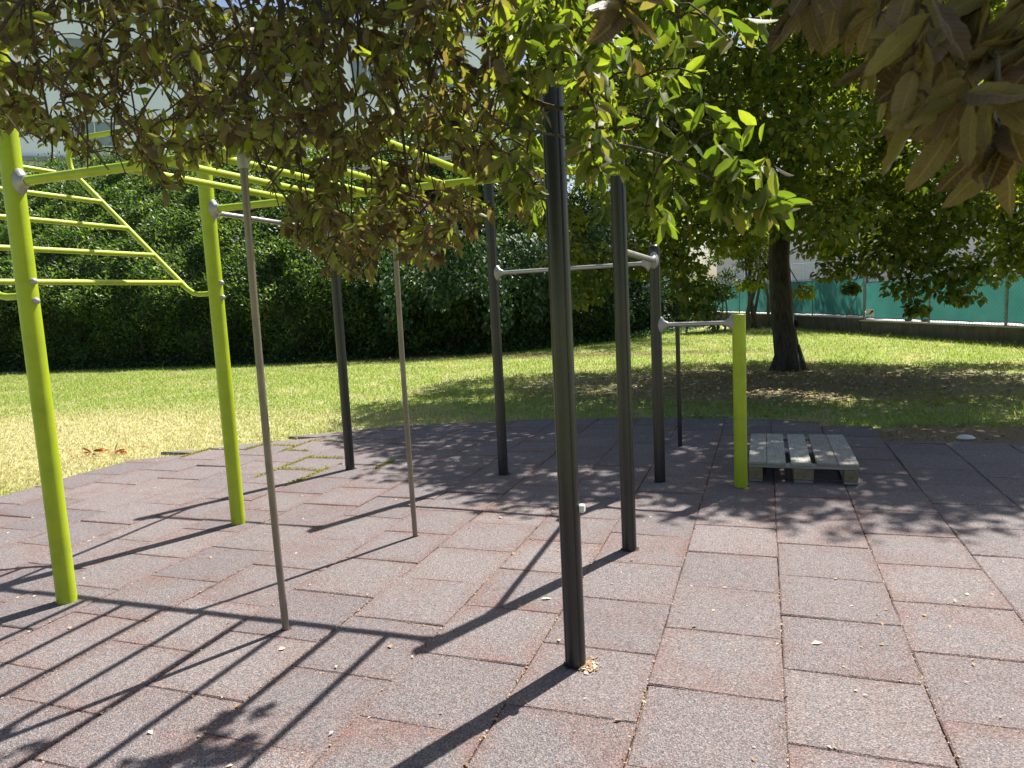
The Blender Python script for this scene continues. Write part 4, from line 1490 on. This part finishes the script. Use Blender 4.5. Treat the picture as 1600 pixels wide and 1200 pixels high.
# ================================================================== GRASS
def grass():
    N = 640000
    # denser close to the matting, thinner towards the hedge
    y = 4.0 + 24 * rng.random(N) ** 1.45
    x = rng.uniform(-1, 1, N)
    x = -4.6 - (y - 8) * .45 + x * (7.5 + (y - 4) * .95)
    keep = ~on_mat(x - .02, y - .01) & ~on_mat(x, y)
    px, py, w = project(np.c_[x, y, np.zeros(N)])
    keep &= (px > -40) & (px < 1640) & (w > 1)
    bare = (((x - 2.8) / 2.7) ** 2 + ((y - 7.85) / .60) ** 2 < 1.0) & (rng.random(N) < .93)
    bare |= (((x - .0) / 4.2) ** 2 + ((y - 12.3) / 2.2) ** 2 < 1.0) & (rng.random(N) < .78)
    keep &= ~bare
    keep &= (np.c_[x, y] - WA) @ WN < -.02
    x, y = x[keep], y[keep]
    n = len(x)
    hgt = rng.gamma(4, .0085, n) * (1 + .5 * (rng.random(n) < .05))
    # a ragged taller margin along the foot of the wall
    dw = -((np.c_[x, y] - WA) @ WN)
    hgt *= 1 + 1.6 * np.exp(-dw / .5) * rng.random(n)
    dryp = np.exp(-(((x + 9.3) / 4.6) ** 2 + ((y - 6.2) / 3.6) ** 2))
    hgt *= 1 - .45 * dryp
    a = rng.uniform(0, 6.283, n)
    wd = rng.uniform(.0024, .0046, n) * (1 + y / 18)
    lean = rng.normal(0, .55, (n, 2)) * hgt[:, None]
    b = np.c_[x, y, np.full(n, -.036)]
    s = np.c_[np.cos(a), np.sin(a), np.zeros(n)] * wd[:, None]
    tipp = b + np.c_[lean, hgt]
    midp = b + np.c_[lean * .35, hgt * .6]
    V = np.stack([b - s, b + s, midp + s * .7, midp - s * .7, tipp], 1).reshape(-1, 3)
    i = (np.arange(n) * 5)[:, None]
    me = mesh_np('grass', V, [np.concatenate([i, i + 1, i + 2, i + 3], 1), np.concatenate([i + 3, i + 2, i + 4], 1)], M['blade'], False, {'rnd': np.repeat(rng.random(n), 5)})
    obj('grass', me, label='short patchy grass of the lawn, green and straw coloured', cat='grass', kind='stuff')
    print('blades', n)


grass()

# ================================================================== LITTER
def litter():
    # crumbs and dry bits in the joints and on the tiles
    b, r = [], []
    for c in range(COL0, COL1):
        n = 420
        y = rng.uniform(1.2, 6.0, n)
        keep = rng.random(n) < np.clip(1.5 - y / 5, .12, 1)
        y = y[keep]; n = len(y)
        b.append(np.c_[c * .5 + rng.normal(0, .004, n), y, rng.uniform(-.008, .002, n)]); r.append(rng.random(n) * .85)
        n = 70
        ph = 0.79 if c % 2 == 0 else 0.27
        rows = (rng.integers(1, 14, n) + ph) * .5
        b.append(np.c_[c * .5 + rng.random(n) * .5, rows + rng.normal(0, .004, n), np.full(n, .0015)]); r.append(rng.random(n) * .8)
    nj_ = sum(len(q) for q in b)
    n = 800
    b.append(np.c_[rng.uniform(-6.4, 3.5, n), rng.uniform(1.3, 7.4, n), np.full(n, .004)]); r.append(.35 + rng.random(n) * .65)
    b, r = np.concatenate(b), np.concatenate(r)
    n = 160
    b = np.vstack([b, np.c_[BN[0] + .058 + rng.normal(0, .014, n), BN[1] - .012 + rng.normal(0, .022, n), rng.uniform(.002, .007, n)]]); r = np.r_[r, rng.random(n)]
    k = on_mat(b[:, 0], b[:, 1] + .05)
    nj = int(k[:nj_].sum())
    b, r = b[k], r[k]
    n = len(b)
    ln = rng.gamma(3, .0042, n) + .004
    ln[:nj] *= .6
    d = np.c_[rng.normal(size=(n, 2)), rng.normal(0, .08, n)]
    leaf_cloud('leaf_litter', b, d, np.c_[rng.normal(0, .3, (n, 2)), np.ones(n)], ln, ln * rng.uniform(.35, .8, n), r, 'plain', M['litter'],
               label='dry leaf crumbs strewn over the rubber tiles and their joints', cat='leaf litter', kind='stuff')
    # fallen leaves on the lawn under the linden
    n = 2600
    x = rng.normal(.2, 2.4, n); y = rng.normal(11.9, 1.9, n)
    b = np.c_[x, y, np.full(n, -.026) + rng.random(n) * .015]
    b = b[~on_mat(x, y)]; n = len(b)
    ln = rng.uniform(.03, .07, n)
    leaf_cloud('fallen_leaves', b, np.c_[rng.normal(size=(n, 2)), rng.normal(0, .15, n)], np.c_[rng.normal(0, .45, (n, 2)), np.ones(n)], ln, ln * .8, rng.random(n) * .9, 'heart', M['litter'],
               label='dry fallen leaves scattered on the bare soil under the linden', cat='fallen leaves', kind='stuff')
    # moss and grass in a few joints
    b = []
    for x0, x1, yy in ((-4.5, -4.0, 5.635), (-4.5, -4.1, 6.135), (-5.0, -4.5, 6.895), (-5.0, -4.7, 6.395), (-5.5, -5.0, 6.635)):
        n = 260; b.append(np.c_[rng.uniform(x0, x1, n), yy + rng.normal(0, .012, n), np.zeros(n)])
    for x0, y0, y1 in ((-4.5, 5.3, 6.2), (-4.0, 5.1, 5.75), (-5.0, 6.3, 7.0), (-3.5, 5.75, 6.1), (-6.0, 5.95, 6.4), (-5.5, 6.4, 6.8)):
        n = 420; b.append(np.c_[x0 + rng.normal(0, .012, n), rng.uniform(y0, y1, n), np.zeros(n)])
    b = np.concatenate(b); n = len(b); b[:, 2] = -.006
    ln = rng.uniform(.012, .035, n)
    leaf_cloud('joint_moss', b, rand_dirs(n) + [0, 0, .8], rand_dirs(n), ln, ln * .35, rng.random(n), 'plain', M['mossblade'],
               label='yellow green moss and grass growing in the tile joints', cat='moss', kind='stuff')

    def pile(name, label, px, py, n, spread, mat, size, seedr=(0, 1)):
        g = ground(px, py)
        t_ = thing(name, label, 'fallen leaves', (g[0], g[1], -.035))
        for k in range(n):
            p = np.array([g[0] + rng.normal(0, spread[0]), g[1] + rng.normal(0, spread[1]), -.018 + rng.random() * .03])
            if on_mat(p[0], p[1]): p[2] = .004 + rng.random() * .01
            one = p[None]
            ln = np.array([rng.uniform(*size)])
            leaf_cloud('dry_leaf', one, np.array([[rng.normal(), rng.normal(), rng.normal(0, .25)]]), np.array([[rng.normal(0, .6), rng.normal(0, .6), 1]]), ln, ln * rng.uniform(.4, .75), np.array([rng.uniform(*seedr)]), 'oak', mat, t_)
    pile('dry_leaves', 'orange dry leaves lying in the yellowed grass', 155, 706, 26, (.22, .10), M['orangeleaf'], (.07, .14))
    pile('dry_leaves', 'pale dry leaves heaped at the far edge of the matting', 1112, 651, 26, (.20, .05), M['paleleaf'], (.08, .15))
    for px, py, sz, lab in ((1508, 681, (.075, .05, .035), 'pale stone on the bare soil beside the matting'), (1350, 671, (.10, .06, .02), 'flat pale pebble on the bare soil edge near the pallet')):
        g = ground(px, py)
        v = []
        for j in range(5):
            f = j / 4 * math.pi
            a = np.linspace(0, 6.283, 10, endpoint=False)
            v.append(np.c_[g[0] + np.cos(a) * math.sin(f + .02) * sz[0] * (1 + .2 * rng.random(10)), g[1] + np.sin(a) * math.sin(f + .02) * sz[1] * (1 + .2 * rng.random(10)), np.full(10, -.02 - math.cos(f) * sz[2])])
        MB().rings(v).build('stone', M['stone'], None, smooth=True, label=lab, cat='stone')
    for px, py, ln, rz, c, lab in ((845, 936, .055, .4, .98, 'white flake lying across the post shadow on the tiles'), (985, 876, .032, 1.2, -1, 'small orange leaf next to the black post foot')):
        g = ground(px, py, .006)
        leaf_cloud('fallen_leaf', np.array([[g[0], g[1], .007]]), np.array([[math.cos(rz), math.sin(rz), .02]]), np.array([[.05, .1, 1]]), np.array([ln]), np.array([ln * .7]), np.array([abs(c) if c > 0 else .6]), 'oak',
                   M['litter'] if c > 0 else M['orangeleaf'], label=lab, cat='leaf')


litter()
